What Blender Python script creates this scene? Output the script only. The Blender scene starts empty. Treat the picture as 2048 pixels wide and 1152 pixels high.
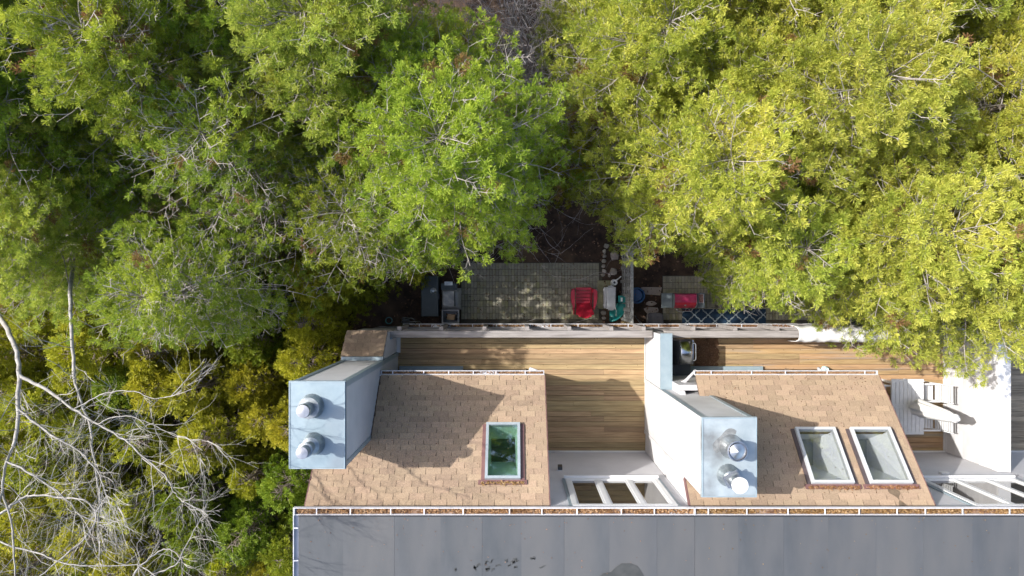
import bpy, math, random
import numpy as np
from mathutils import Vector, Matrix

# ------------------------------------------------------------------ camera, sky, sun, exposure
H = 21.8                      # drone height above the patio, looking straight down
F = 1365.33                   # focal length in photo pixels (24 mm lens on a 36 mm sensor, 2048 px wide)
sc = bpy.context.scene
COL = sc.collection
cam_d = bpy.data.cameras.new('camera'); cam_d.lens = 24; cam_d.sensor_width = 36
cam_d.clip_start = 0.1; cam_d.clip_end = 2000
cam = bpy.data.objects.new('camera', cam_d); COL.objects.link(cam)
cam.location = (0, 0, H); cam.rotation_euler = (0, 0, 0); sc.camera = cam

SUN = Vector((0.97, -0.245, -1.0)).normalized()      # travel direction of the sunlight
w = bpy.data.worlds.new('World'); sc.world = w; w.use_nodes = True
wn = w.node_tree.nodes; wl = w.node_tree.links
for n in list(wn): wn.remove(n)
sky = wn.new('ShaderNodeTexSky'); sky.sky_type = 'NISHITA'; sky.sun_disc = False
sky.sun_elevation = math.asin(-SUN.z); sky.sun_rotation = math.atan2(-SUN.x, -SUN.y) % (2 * math.pi)
sky.air_density = 1.0; sky.dust_density = 3.0; sky.ozone_density = 0.6
bg = wn.new('ShaderNodeBackground'); bg.inputs[1].default_value = 0.15
wo = wn.new('ShaderNodeOutputWorld'); wl.new(sky.outputs[0], bg.inputs[0]); wl.new(bg.outputs[0], wo.inputs[0])
sd = bpy.data.lights.new('sun', 'SUN'); sd.energy = 3.3; sd.angle = math.radians(0.53); sd.color = (1.0, 0.955, 0.88)
so = bpy.data.objects.new('sun', sd); COL.objects.link(so); so.location = (-30, 8, 40)
so.rotation_euler = SUN.to_track_quat('-Z', 'Y').to_euler()
vs = sc.view_settings; vs.view_transform = 'Standard'; vs.look = 'None'; vs.gamma = 1.0
vs.use_curve_mapping = False; vs.exposure = 1.2
sc.render.engine = 'CYCLES'
sc.cycles.use_denoising = True; sc.cycles.denoiser = 'OPENIMAGEDENOISE'; sc.cycles.denoising_input_passes = 'RGB_ALBEDO_NORMAL'; sc.cycles.denoising_prefilter = 'ACCURATE'
sc.cycles.caustics_reflective = False; sc.cycles.caustics_refractive = False
sc.cycles.sample_clamp_indirect = 3.0
sc.cycles.use_adaptive_sampling = False
sc.cycles.max_bounces = 6; sc.cycles.diffuse_bounces = 3; sc.cycles.glossy_bounces = 3
sc.cycles.transparent_max_bounces = 8; sc.cycles.transmission_bounces = 4

R = random.Random(7)
NR = np.random.RandomState(11)

def px(x, y, z):              # a photo pixel at a known height -> world point
    Z = H - z
    return ((x - 1024) * Z / F, -(y - 576) * Z / F, z)

# ------------------------------------------------------------------ materials
MATS = {}
def mat(name, c1, c2=None, scale=6.0, rough=0.7, metal=0.0, bump=0.0, stretch=(1, 1, 1), vary=0.0,
        hue=0.0, spec=0.5, detail=6, c3=None, s3=0.8, shift=37.0):
    """noise-mixed principled material; vary = value change from object to object"""
    m = bpy.data.materials.new(name); m.use_nodes = True
    nt = m.node_tree; N = nt.nodes; L = nt.links
    b = N['Principled BSDF']
    b.inputs['Roughness'].default_value = rough; b.inputs['Metallic'].default_value = metal
    b.inputs['Specular IOR Level'].default_value = spec
    c2 = c2 or c1
    tc = N.new('ShaderNodeTexCoord'); oi = N.new('ShaderNodeObjectInfo')
    mul = N.new('ShaderNodeMath'); mul.operation = 'MULTIPLY'; mul.inputs[1].default_value = shift
    L.new(oi.outputs['Random'], mul.inputs[0])
    mp = N.new('ShaderNodeMapping'); mp.inputs['Scale'].default_value = stretch
    L.new(tc.outputs['Object'], mp.inputs['Vector'])
    add = N.new('ShaderNodeVectorMath'); add.operation = 'ADD'
    L.new(mp.outputs[0], add.inputs[0]); L.new(mul.outputs[0], add.inputs[1])
    nz = N.new('ShaderNodeTexNoise'); nz.inputs['Scale'].default_value = scale; nz.inputs['Detail'].default_value = detail
    nz.inputs['Roughness'].default_value = 0.62
    L.new(add.outputs[0], nz.inputs['Vector'])
    cr = N.new('ShaderNodeValToRGB'); cr.color_ramp.elements[0].position = 0.32; cr.color_ramp.elements[1].position = 0.68
    cr.color_ramp.elements[0].color = (*c1, 1); cr.color_ramp.elements[1].color = (*c2, 1)
    L.new(nz.outputs['Fac'], cr.inputs['Fac'])
    out = cr.outputs['Color']
    if c3:
        n3 = N.new('ShaderNodeTexNoise'); n3.inputs['Scale'].default_value = s3; n3.inputs['Detail'].default_value = 5
        L.new(add.outputs[0], n3.inputs['Vector'])
        r3 = N.new('ShaderNodeValToRGB'); r3.color_ramp.elements[0].position = 0.5; r3.color_ramp.elements[1].position = 0.7
        L.new(n3.outputs['Fac'], r3.inputs['Fac'])
        mx = N.new('ShaderNodeMix'); mx.data_type = 'RGBA'; mx.inputs['B'].default_value = (*c3, 1)
        L.new(r3.outputs['Color'], mx.inputs['Factor']); L.new(out, mx.inputs['A']); out = mx.outputs['Result']
    if vary or hue:
        hs = N.new('ShaderNodeHueSaturation')
        mr = N.new('ShaderNodeMapRange'); mr.inputs['To Min'].default_value = 1 - vary; mr.inputs['To Max'].default_value = 1 + vary
        L.new(oi.outputs['Random'], mr.inputs['Value']); L.new(mr.outputs[0], hs.inputs['Value'])
        if hue:
            m2 = N.new('ShaderNodeMath'); m2.operation = 'FRACT'
            m3 = N.new('ShaderNodeMath'); m3.operation = 'MULTIPLY'; m3.inputs[1].default_value = 7.31
            L.new(oi.outputs['Random'], m3.inputs[0]); L.new(m3.outputs[0], m2.inputs[0])
            mh = N.new('ShaderNodeMapRange'); mh.inputs['To Min'].default_value = 0.5 - hue; mh.inputs['To Max'].default_value = 0.5 + hue
            L.new(m2.outputs[0], mh.inputs['Value']); L.new(mh.outputs[0], hs.inputs['Hue'])
        L.new(out, hs.inputs['Color']); out = hs.outputs['Color']
    L.new(out, b.inputs['Base Color'])
    if bump:
        bp = N.new('ShaderNodeBump'); bp.inputs['Strength'].default_value = bump; bp.inputs['Distance'].default_value = 0.02
        L.new(nz.outputs['Fac'], bp.inputs['Height']); L.new(bp.outputs[0], b.inputs['Normal'])
    MATS[name] = m
    return m

def leafmat(name, c1, c2, c3, trans=0.35, scale=0.9):
    """needles and leaves: colour from a per-tuft value, slow noise through the crown, light passing through"""
    m = bpy.data.materials.new(name); m.use_nodes = True
    nt = m.node_tree; N = nt.nodes; L = nt.links
    for n in list(N): N.remove(n)
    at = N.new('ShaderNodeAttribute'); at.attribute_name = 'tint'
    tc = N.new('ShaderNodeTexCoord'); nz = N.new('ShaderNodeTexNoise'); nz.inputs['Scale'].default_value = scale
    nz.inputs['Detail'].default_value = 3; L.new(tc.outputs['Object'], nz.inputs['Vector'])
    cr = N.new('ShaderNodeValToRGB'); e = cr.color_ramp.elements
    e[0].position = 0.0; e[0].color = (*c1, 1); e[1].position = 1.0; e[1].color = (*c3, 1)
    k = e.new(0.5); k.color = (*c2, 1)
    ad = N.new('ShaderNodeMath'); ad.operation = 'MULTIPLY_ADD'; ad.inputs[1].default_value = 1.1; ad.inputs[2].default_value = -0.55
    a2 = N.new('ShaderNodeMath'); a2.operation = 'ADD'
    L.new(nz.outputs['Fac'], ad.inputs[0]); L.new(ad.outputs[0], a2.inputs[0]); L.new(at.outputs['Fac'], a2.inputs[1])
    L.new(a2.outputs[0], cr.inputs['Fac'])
    lt = N.new('ShaderNodeMath'); lt.operation = 'LESS_THAN'; lt.inputs[1].default_value = -0.5
    L.new(at.outputs['Fac'], lt.inputs[0])
    mb = N.new('ShaderNodeMix'); mb.data_type = 'RGBA'; mb.inputs['B'].default_value = (.24, .14, .07, 1)
    L.new(lt.outputs[0], mb.inputs['Factor']); L.new(cr.outputs[0], mb.inputs['A'])
    oi = N.new('ShaderNodeObjectInfo'); hs = N.new('ShaderNodeHueSaturation')
    mv = N.new('ShaderNodeMapRange'); mv.inputs['To Min'].default_value = .92; mv.inputs['To Max'].default_value = 1.16
    mh = N.new('ShaderNodeMapRange'); mh.inputs['To Min'].default_value = .492; mh.inputs['To Max'].default_value = .524
    fr_ = N.new('ShaderNodeMath'); fr_.operation = 'MULTIPLY'; fr_.inputs[1].default_value = 7.7; f2_ = N.new('ShaderNodeMath'); f2_.operation = 'FRACT'
    L.new(oi.outputs['Random'], mv.inputs['Value']); L.new(oi.outputs['Random'], fr_.inputs[0]); L.new(fr_.outputs[0], f2_.inputs[0]); L.new(f2_.outputs[0], mh.inputs['Value'])
    L.new(mv.outputs[0], hs.inputs['Value']); L.new(mh.outputs[0], hs.inputs['Hue']); hs.inputs['Saturation'].default_value = 1.06
    L.new(mb.outputs['Result'], hs.inputs['Color'])
    class cr: outputs = [hs.outputs['Color']]
    d = N.new('ShaderNodeBsdfPrincipled'); d.inputs['Roughness'].default_value = 0.55; d.inputs['Specular IOR Level'].default_value = 0.35
    t = N.new('ShaderNodeBsdfTranslucent')
    L.new(cr.outputs[0], d.inputs['Base Color']); L.new(cr.outputs[0], t.inputs['Color'])
    mx = N.new('ShaderNodeMixShader'); mx.inputs[0].default_value = trans
    L.new(d.outputs[0], mx.inputs[1]); L.new(t.outputs[0], mx.inputs[2])
    o = N.new('ShaderNodeOutputMaterial'); L.new(mx.outputs[0], o.inputs[0])
    MATS[name] = m
    return m

def glassmat(name, tint, rough=0.02, ior=1.5):
    m = bpy.data.materials.new(name); m.use_nodes = True
    nt = m.node_tree; N = nt.nodes; L = nt.links
    for n in list(N): N.remove(n)
    lw = N.new('ShaderNodeLayerWeight'); lw.inputs[0].default_value = .5
    fr = N.new('ShaderNodeMath'); fr.operation = 'MULTIPLY_ADD'; fr.inputs[1].default_value = .5; fr.inputs[2].default_value = .06
    L.new(lw.outputs['Facing'], fr.inputs[0])
    tr = N.new('ShaderNodeBsdfTransparent'); tr.inputs[0].default_value = (*tint, 1)
    gl = N.new('ShaderNodeBsdfGlossy'); gl.inputs['Roughness'].default_value = rough
    mx = N.new('ShaderNodeMixShader'); L.new(fr.outputs[0], mx.inputs[0]); L.new(tr.outputs[0], mx.inputs[1]); L.new(gl.outputs[0], mx.inputs[2])
    o = N.new('ShaderNodeOutputMaterial'); L.new(mx.outputs[0], o.inputs[0])
    MATS[name] = m
    return m

M = MATS
mat('mulch', (.016, .010, .007), (.075, .045, .03), scale=3.5, rough=.95, bump=.6, c3=(.12, .075, .045), s3=.9, detail=10)
mat('litter', (.10, .055, .03), (.22, .13, .07), scale=4, rough=.9)
mat('gutter_bed', (.045, .025, .016), (.16, .08, .04), scale=14, rough=1, c3=(.30, .22, .17), s3=5)
mat('paver', (.215, .205, .165), (.325, .305, .235), scale=9, rough=.9, bump=.25, vary=.16, hue=.01, c3=(.25, .24, .12), s3=1.2)
mat('paver_bed', (.05, .046, .036), (.08, .072, .056), scale=8, rough=1)
mat('shingle', (.236, .170, .116), (.336, .248, .174), scale=45, rough=.95, bump=.25, vary=.13, hue=.005, detail=3)
mat('roof_deck', (.10, .07, .055), rough=1)
mat('siding', (.46, .46, .485), (.52, .52, .545), scale=2, rough=.6, vary=.02)
mat('siding_shaded', (.36, .375, .41), (.41, .425, .46), scale=2, rough=.6)  # same siding, darkened to paint shade into the left chimney's side
mat('siding_white', (.50, .50, .52), (.55, .55, .565), scale=2, rough=.55, vary=.04, c3=(.43, .43, .44), s3=.9)
mat('trim_white', (.60, .61, .63), (.68, .69, .70), scale=3, rough=.45)
mat('trim_blue', (.185, .245, .285), (.24, .30, .34), scale=3, rough=.4)
mat('cap_metal', (.165, .225, .265), (.24, .305, .345), scale=2.2, rough=.42, metal=.25, c3=(.17, .21, .24), s3=1.1)
mat('cap_metal_worn', (.25, .30, .325), (.34, .39, .415), scale=2.2, rough=.42, metal=.25, c3=(.14, .15, .155), s3=1.3)
mat('gutter', (.48, .48, .51), (.58, .58, .61), scale=3, rough=.35)
mat('membrane', (.044, .050, .056), (.062, .067, .074), scale=2.6, rough=.52, vary=.03, hue=.004, bump=.12, stretch=(1, .35, 1), c3=(.074, .075, .077), s3=.8, shift=.6)
mat('stain', (.026, .029, .029), (.045, .047, .047), scale=5, rough=.6)
mat('deck', (.20, .132, .066), (.40, .288, .155), scale=3.2, rough=.75, vary=.20, hue=.012, stretch=(.5, 9, 9), bump=.2, c3=(.26, .195, .105), s3=1.5)
mat('deck_warm', (.235, .148, .068), (.40, .268, .138), scale=3.2, rough=.7, vary=.12, hue=.010, stretch=(.5, 9, 9), bump=.2, c3=(.26, .205, .155), s3=1.2)
mat('deck_old', (.16, .14, .11), (.33, .29, .22), scale=3.2, rough=.85, vary=.22, stretch=(.5, 9, 9), bump=.3)
mat('joist', (.05, .035, .025), rough=1)
mat('rail_wood', (.20, .185, .18), (.30, .28, .275), scale=3, rough=.8, stretch=(.6, 8, 8), bump=.25, c3=(.16, .145, .14), s3=1.6)
mat('fence_wood', (.17, .18, .18), (.34, .35, .345), scale=4, rough=.9, vary=.3, stretch=(4, 4, .6), bump=.3)
mat('galv', (.36, .37, .38), (.55, .56, .57), scale=8, rough=.28, metal=.95)
mat('galv_dull', (.17, .20, .22), (.32, .35, .365), scale=8, rough=.38, metal=.8)
mat('flue_white', (.60, .60, .60), (.66, .66, .66), scale=4, rough=.4)
mat('skylight_frame', (.33, .38, .42), (.40, .45, .49), scale=4, rough=.35, metal=.3)
mat('skylight_white', (.40, .42, .44), (.48, .50, .52), scale=4, rough=.35)
mat('flashing', (.13, .065, .065), (.18, .095, .09), scale=5, rough=.5)
mat('flashing_dark', (.05, .04, .045), (.08, .06, .065), scale=5, rough=.5)
mat('shaft_white', (.58, .61, .635), rough=.7)
mat('shaft_reflection', (.40, .52, .46), rough=.7)  # green stands for trees mirrored in the glass, painted into the shaft
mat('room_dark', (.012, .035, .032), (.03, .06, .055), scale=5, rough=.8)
mat('room_grey', (.20, .23, .255), (.28, .31, .335), scale=3, rough=.7)
mat('curtain', (.45, .52, .46), (.60, .66, .60), scale=10, rough=.8)
glassmat('glass', (.95, .96, .97))
glassmat('glass_green', (.86, .94, .90))
pm = mat('pane', (.012, .014, .014), rough=.03, spec=1.0); pm.node_tree.nodes['Principled BSDF'].inputs['IOR'].default_value = 2.1
mat('black_metal', (.012, .013, .015), (.02, .022, .025), rough=.35)
mat('black_plastic', (.02, .028, .034), (.028, .036, .043), scale=4, rough=.45)
mat('slate', (.028, .045, .055), (.04, .058, .068), scale=4, rough=.5)
mat('grey_cloth', (.27, .28, .30), (.40, .41, .43), scale=7, rough=.85)
mat('cardboard', (.42, .27, .16), (.50, .33, .2), scale=7, rough=.9)
mat('red_plastic', (.40, .012, .035), (.50, .022, .05), scale=4, rough=.45)
mat('red_enamel', (.28, .006, .02), (.34, .01, .03), scale=3, rough=.22)
mat('pink_enamel', (.26, .014, .065), (.32, .025, .09), scale=3, rough=.30, c3=(.30, .08, .13), s3=4)
mat('steel', (.55, .56, .57), (.66, .67, .68), scale=3, rough=.22, metal=1.0)
mat('grey_shelf', (.09, .115, .13), (.15, .18, .195), scale=6, rough=.5)
mat('grey_box', (.42, .44, .47), (.52, .54, .57), scale=5, rough=.6)
mat('concrete_moss', (.17, .17, .10), (.27, .26, .16), scale=6, rough=.95, bump=.3)
mat('stone', (.25, .22, .18), (.42, .39, .34), scale=6, rough=.9, bump=.4, vary=.25, hue=.012)
mat('stone_slab', (.28, .235, .205), (.37, .32, .285), scale=5, rough=.9, bump=.2, vary=.08)
mat('white_plastic', (.74, .76, .76), (.80, .81, .81), scale=4, rough=.4)
mat('teal_plastic', (.004, .15, .15), (.01, .20, .19), scale=4, rough=.3)
mat('blue_plastic', (.008, .06, .19), (.012, .09, .25), scale=4, rough=.4)
mat('grey_fabric', (.10, .095, .11), (.15, .145, .16), scale=8, rough=.95)
mat('navy_rug', (.004, .018, .045), (.006, .028, .06), scale=20, rough=.95)
mat('rug_line', (.34, .40, .43), (.44, .50, .52), scale=20, rough=.95)
mat('bench_wood', (.055, .05, .05), (.10, .095, .09), scale=4, rough=.85, stretch=(.6, 8, 8))
mat('mat_brown', (.07, .035, .018), (.16, .085, .045), scale=26, rough=1, bump=.5, c3=(.05, .025, .012), s3=5)
mat('white_paint', (.55, .56, .57), (.64, .65, .66), scale=6, rough=.5)
mat('white_cloth', (.58, .58, .58), (.66, .66, .65), scale=6, rough=.85, bump=.2)
mat('pale_blue', (.40, .62, .66), (.55, .72, .75), scale=6, rough=.4)
mat('bark_pine', (.17, .13, .105), (.32, .27, .24), scale=7, rough=.95, bump=.4)
mat('bark_grey', (.21, .185, .17), (.37, .34, .32), scale=6, rough=.9, bump=.3)
mat('bark_white', (.17, .162, .15), (.33, .318, .30), scale=7, rough=.9, bump=.3)
mat('twig_dead', (.31, .275, .275), (.46, .42, .42), scale=6, rough=.95)
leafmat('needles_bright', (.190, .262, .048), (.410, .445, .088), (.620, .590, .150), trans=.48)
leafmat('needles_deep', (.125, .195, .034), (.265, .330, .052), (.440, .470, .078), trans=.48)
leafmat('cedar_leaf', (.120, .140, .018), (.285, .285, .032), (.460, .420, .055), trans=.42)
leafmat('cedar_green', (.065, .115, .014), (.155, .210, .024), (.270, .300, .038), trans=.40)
leafmat('dead_leaf', (.055, .030, .018), (.13, .075, .045), (.27, .17, .11), trans=.15)
leafmat('gutter_leaf', (.08, .036, .016), (.21, .10, .045), (.34, .21, .13), trans=.1)

# ------------------------------------------------------------------ object helpers
WLOC = {}
def link(o, parent, origin):
    COL.objects.link(o)
    base = WLOC[parent.name] if parent else Vector((0, 0, 0))
    o.parent = parent
    o.location = Vector(origin) - base
    WLOC[o.name] = Vector(origin)
    return o

def tag(o, label=None, cat=None, group=None, kind=None):
    if label: o['label'] = label
    if cat: o['category'] = cat
    if group: o['group'] = group
    if kind: o['kind'] = kind
    return o

def thing(name, loc, label, cat, group=None):
    o = bpy.data.objects.new(name, None); o.empty_display_size = .2
    link(o, None, loc)
    return tag(o, label, cat, group)

def setmat(me, m):
    me.materials.append(M[m] if isinstance(m, str) else m)

def mesh_obj(name, verts, faces, m, parent=None, origin=None, smooth=False, tint=None):
    """verts in world coordinates"""
    v = np.asarray(verts, dtype=np.float64)
    if origin is None:
        mn, mxx = v.min(0), v.max(0); origin = ((mn[0] + mxx[0]) / 2, (mn[1] + mxx[1]) / 2, mn[2])
    v = v - np.asarray(origin)
    me = bpy.data.meshes.new(name)
    if isinstance(faces, np.ndarray):
        n, k = faces.shape
        me.vertices.add(len(v)); me.vertices.foreach_set('co', v.astype(np.float32).ravel())
        me.loops.add(n * k); me.loops.foreach_set('vertex_index', faces.astype(np.int32).ravel())
        me.polygons.add(n); me.polygons.foreach_set('loop_start', np.arange(0, n * k, k, dtype=np.int32))
        me.update(calc_edges=True)
    else:
        me.from_pydata(v.tolist(), [], faces); me.update()
    if tint is not None:
        a = me.attributes.new('tint', 'FLOAT', 'POINT'); a.data.foreach_set('value', np.asarray(tint, dtype=np.float32))
    if smooth: me.polygons.foreach_set('use_smooth', [True] * len(me.polygons))
    for mm in (m if isinstance(m, (list, tuple)) else [m]): setmat(me, mm)
    o = bpy.data.objects.new(name, me)
    return link(o, parent, origin)

def share(name, src, parent, loc, rot=(0, 0, 0), scale=(1, 1, 1)):
    o = bpy.data.objects.new(name, src); link(o, parent, loc); o.rotation_euler = rot; o.scale = scale
    return o

class B:
    """collects boxes, tubes and sheets in world coordinates for ONE mesh"""
    def __init__(s): s.v = []; s.f = []
    def add(s, vs, fs):
        k = len(s.v); s.v += [tuple(p) for p in vs]; s.f += [tuple(i + k for i in f) for f in fs]; return s
    def box(s, x0, x1, y0, y1, z0, z1, mtx=None, ch=0.0):
        x0, x1 = min(x0, x1), max(x0, x1); y0, y1 = min(y0, y1), max(y0, y1); z0, z1 = min(z0, z1), max(z0, z1)
        if ch:
            c = ch
            vs = [(x0, y0, z0), (x1, y0, z0), (x1, y1, z0), (x0, y1, z0), (x0, y0, z1 - c), (x1, y0, z1 - c), (x1, y1, z1 - c), (x0, y1, z1 - c),
                  (x0 + c, y0 + c, z1), (x1 - c, y0 + c, z1), (x1 - c, y1 - c, z1), (x0 + c, y1 - c, z1)]
            fs = [(3, 2, 1, 0), (0, 1, 5, 4), (1, 2, 6, 5), (2, 3, 7, 6), (3, 0, 4, 7), (4, 5, 9, 8), (5, 6, 10, 9), (6, 7, 11, 10), (7, 4, 8, 11), (8, 9, 10, 11)]
        else:
            vs = [(x0, y0, z0), (x1, y0, z0), (x1, y1, z0), (x0, y1, z0), (x0, y0, z1), (x1, y0, z1), (x1, y1, z1), (x0, y1, z1)]
            fs = [(3, 2, 1, 0), (4, 5, 6, 7), (0, 1, 5, 4), (1, 2, 6, 5), (2, 3, 7, 6), (3, 0, 4, 7)]
        if mtx is not None: vs = [tuple(mtx @ Vector(p)) for p in vs]
        return s.add(vs, fs)
    def tube(s, pts, r, n=8, cap=True):
        pts = [Vector(p) for p in pts]
        rs = r if isinstance(r, (list, tuple)) else [r] * len(pts)
        vs = []; fs = []; ref = None
        for i, p in enumerate(pts):
            d = (pts[min(i + 1, len(pts) - 1)] - pts[max(i - 1, 0)]).normalized()
            if ref is None: ref = d.orthogonal().normalized()
            a = (ref - d * ref.dot(d)).normalized(); ref = a; b = d.cross(a)
            for k in range(n):
                t = 2 * math.pi * k / n; vs.append(tuple(p + (a * math.cos(t) + b * math.sin(t)) * rs[i]))
        for i in range(len(pts) - 1):
            for k in range(n):
                k2 = (k + 1) % n; fs.append((i * n + k, i * n + k2, (i + 1) * n + k2, (i + 1) * n + k))
        if cap:
            fs.append(tuple(reversed(range(n)))); q = (len(pts) - 1) * n; fs.append(tuple(range(q, q + n)))
        return s.add(vs, fs)
    def lathe(s, c, prof, n=20, mtx=None):
        """prof: (radius, height above c) from bottom to top"""
        vs = []; fs = []
        for (r, h) in prof:
            for k in range(n):
                t = 2 * math.pi * k / n; p = Vector((r * math.cos(t), r * math.sin(t), h))
                if mtx is not None: p = mtx @ p
                vs.append((c[0] + p[0], c[1] + p[1], c[2] + p[2]))
        for i in range(len(prof) - 1):
            for k in range(n):
                k2 = (k + 1) % n; fs.append((i * n + k, i * n + k2, (i + 1) * n + k2, (i + 1) * n + k))
        fs.append(tuple(reversed(range(n)))); q = (len(prof) - 1) * n; fs.append(tuple(range(q, q + n)))
        return s.add(vs, fs)
    def prism(s, poly, z0, z1):
        n = len(poly)
        vs = [(x, y, z0) for x, y in poly] + [(x, y, z1) for x, y in poly]
        fs = [tuple(reversed(range(n))), tuple(range(n, 2 * n))] + [(i, (i + 1) % n, n + (i + 1) % n, n + i) for i in range(n)]
        return s.add(vs, fs)
    def extrude_x(s, poly, x0, x1):
        """poly in (y, z)"""
        n = len(poly)
        vs = [(x0, y, z) for y, z in poly] + [(x1, y, z) for y, z in poly]
        fs = [tuple(range(n)), tuple(reversed(range(n, 2 * n)))] + [(i, n + i, n + (i + 1) % n, (i + 1) % n) for i in range(n)]
        return s.add(vs, fs)
    def build(s, name, m, parent=None, origin=None, smooth=False):
        return mesh_obj(name, s.v, s.f, m, parent, origin, smooth)

def box(name, dims, m, parent=None, ch=0.0):
    return B().box(*dims, ch=ch).build(name, m, parent)

# leaf flakes: scattered little curled quads joined in one mesh
def flakes(name, pts, size, m, parent=None, tilt=.5, kind='stuff', tmin=0, tmax=1, origin=None):
    n = len(pts); pts = np.asarray(pts)
    a = NR.uniform(0, 2 * np.pi, n); s = size * NR.uniform(.5, 1.3, n)
    u = np.stack([np.cos(a), np.sin(a), NR.uniform(-tilt, tilt, n)], 1) * s[:, None]
    v = np.stack([-np.sin(a), np.cos(a), NR.uniform(-tilt, tilt, n)], 1) * (s * NR.uniform(.35, .8, n))[:, None]
    V = np.stack([pts - u, pts - v, pts + u, pts + v], 1).reshape(-1, 3)
    Fc = np.arange(4 * n).reshape(n, 4)
    t = np.repeat(NR.uniform(tmin, tmax, n), 4)
    o = mesh_obj(name, V, Fc, m, parent, origin=origin, tint=t)
    o['kind'] = kind
    return o

# ------------------------------------------------------------------ setting: ground and patios
ZD = 2.8            # deck level
YW = -4.56          # rear wall of the upper storey
YE, ZE, TAN = -2.11, 5.40, 0.898      # eaves of the low roofs and their pitch
ANG = math.atan(TAN); CA, SA = math.cos(ANG), math.sin(ANG)
def roofz(y): return ZE + (YE - y) * TAN

def make_ground():
    xs = np.concatenate([[-400, -120, -50], np.arange(-24, 24.01, .4), [50, 120, 400]])
    ys = np.concatenate([[-400, -120, -50, -20], np.arange(-14, 20.01, .4), [50, 120, 400]])
    X, Y = np.meshgrid(xs, ys, indexing='ij')
    Z = .10 * np.sin(X * .9 + 1.3) * np.sin(Y * .8) + .05 * np.sin(X * 2.3) * np.cos(Y * 2.9 + .6) - .06
    flat = np.clip((np.abs(X - 3.5) - 12) / 3, 0, 1) + np.clip((Y - 1.2) / 1.5, 0, 1)
    Z = Z * np.clip(flat, 0, 1) - .03
    ny = len(ys)
    V = np.stack([X, Y, Z], -1).reshape(-1, 3)
    i, j = np.meshgrid(np.arange(len(xs) - 1), np.arange(ny - 1), indexing='ij')
    a = (i * ny + j).ravel(); Fc = np.stack([a, a + ny, a + ny + 1, a + 1], 1)
    o = mesh_obj('ground', V, Fc, 'mulch', origin=(0, 0, 0), smooth=True); o['kind'] = 'structure'
    return o
ground = make_ground()

def patio(x0, x1, y0, y1, cut, limit):
    bed = box('patio', (x0 - .02, x1 + .02, y0, y1 + .02, -.12, -.012), 'paver_bed'); bed['kind'] = 'structure'
    pw, ph = .1, .2
    src = B().box(-.046, .046, -.095, .095, -.03, .0, ch=.006); me = None
    cells = []
    nx = int((x1 - x0) / pw); ny = int((y1 - y0) / ph)
    for j in range(ny):
        for i in range(nx):
            x = x0 + (i + .5) * pw; y = y1 - (j + .5) * ph
            if cut and cut(x, y): continue
            cells.append((x, y))
    cells.sort(key=lambda c: c[0] ** 2 * .25 + abs(c[1] + .3))
    one = src.v; fs = src.f
    restv = []; restf = []
    for k, (x, y) in enumerate(cells):
        dz = R.uniform(-.004, .006)
        if k < limit:
            if me is None:
                o = mesh_obj('paver', [(a + x, b + y, c + dz) for a, b, c in one], fs, 'paver', bed, origin=(x, y, dz)); me = o.data
            else:
                share('paver', me, bed, (x, y, dz), (R.uniform(-.01, .01), R.uniform(-.01, .01), R.uniform(-.015, .015)))
        else:
            q = len(restv); restv += [(a + x, b + y, c + dz) for a, b, c in one]; restf += [tuple(t + q for t in f) for f in fs]
    if restv:
        o = mesh_obj('paver_field', restv, restf, 'paver', bed); o['kind'] = 'stuff'
    return bed
patio(-1.62, 2.86, -1.16, .80, None, 300)
patio(4.82, 11.0, -1.16, .38, lambda x, y: (x > 6.7 and y > -.62), 260)

# ------------------------------------------------------------------ the terrace of townhouses
def lap(plane, const, sign, fn, z0, z1, pitch=.105, depth=.012):
    """lapped siding skin: one sawtooth sheet over a wall face"""
    b = B(); z = z0
    while z < z1 - .01:
        zt = min(z + pitch, z1); a0, a1 = fn(z + .001); c0, c1 = fn(zt - .001)
        if a1 - a0 > .02:
            lo = const + sign * depth; hi = const + sign * .001
            if plane == 'y':
                q = [(a0, lo, z), (a1, lo, z), (c1, hi, zt), (c0, hi, zt), (a0, hi, z), (a1, hi, z)]
            else:
                q = [(lo, a0, z), (lo, a1, z), (hi, c1, zt), (hi, c0, zt), (hi, a0, z), (hi, a1, z)]
            b.add(q, [(0, 1, 2, 3), (4, 5, 1, 0)])
        z = zt
    return b

U1 = thing('townhouse', (-.2, YW, 0), 'townhouse with twin-flue pale blue chimney, one skylight and an empty wooden deck', 'house', 'townhouses in the terrace')
U2 = thing('townhouse', (8.0, YW, 0), 'townhouse with two skylights and a deck holding a white patio table', 'house', 'townhouses in the terrace')
U3 = thing('townhouse', (15.0, YW, 0), 'townhouse with weathered grey deck boards beyond the white privacy wall', 'house', 'townhouses in the terrace')

def walls(U, x0, x1, bx0, bx1):
    wl_ = box('wall', (x0, x1, -9.9, YW, 0, 7.82), 'siding', U)
    box('ground_floor_wall', (x0, x1, YW + .002, -1.22, 0, 2.50), 'siding', U)
    return wl_
W1 = walls(U1, -4.22, 3.70, 0, 0)
W2 = walls(U2, 3.705, 12.30, 0, 0)
W3 = walls(U3, 12.305, 20.0, 0, 0)
lap('y', YW, 1, lambda z: (.70, 3.70), ZD, 7.80).build('siding', 'siding', W1)
lap('y', YW, 1, lambda z: (8.70, 12.03), ZD, 7.80).build('siding', 'siding', W2)
lap('y', YW, 1, lambda z: (12.33, 20), ZD, 7.80).build('siding', 'siding', W3)
box('base_trim', (.70, 3.69, YW + .014, YW + .04, ZD - .01, ZD + .10), 'trim_white', W1)
box('base_trim', (8.70, 12.02, YW + .014, YW + .04, ZD - .01, ZD + .10), 'trim_white', W2)
box('base_trim', (12.34, 20, YW + .014, YW + .04, ZD - .01, ZD + .10), 'trim_white', W3)

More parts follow.
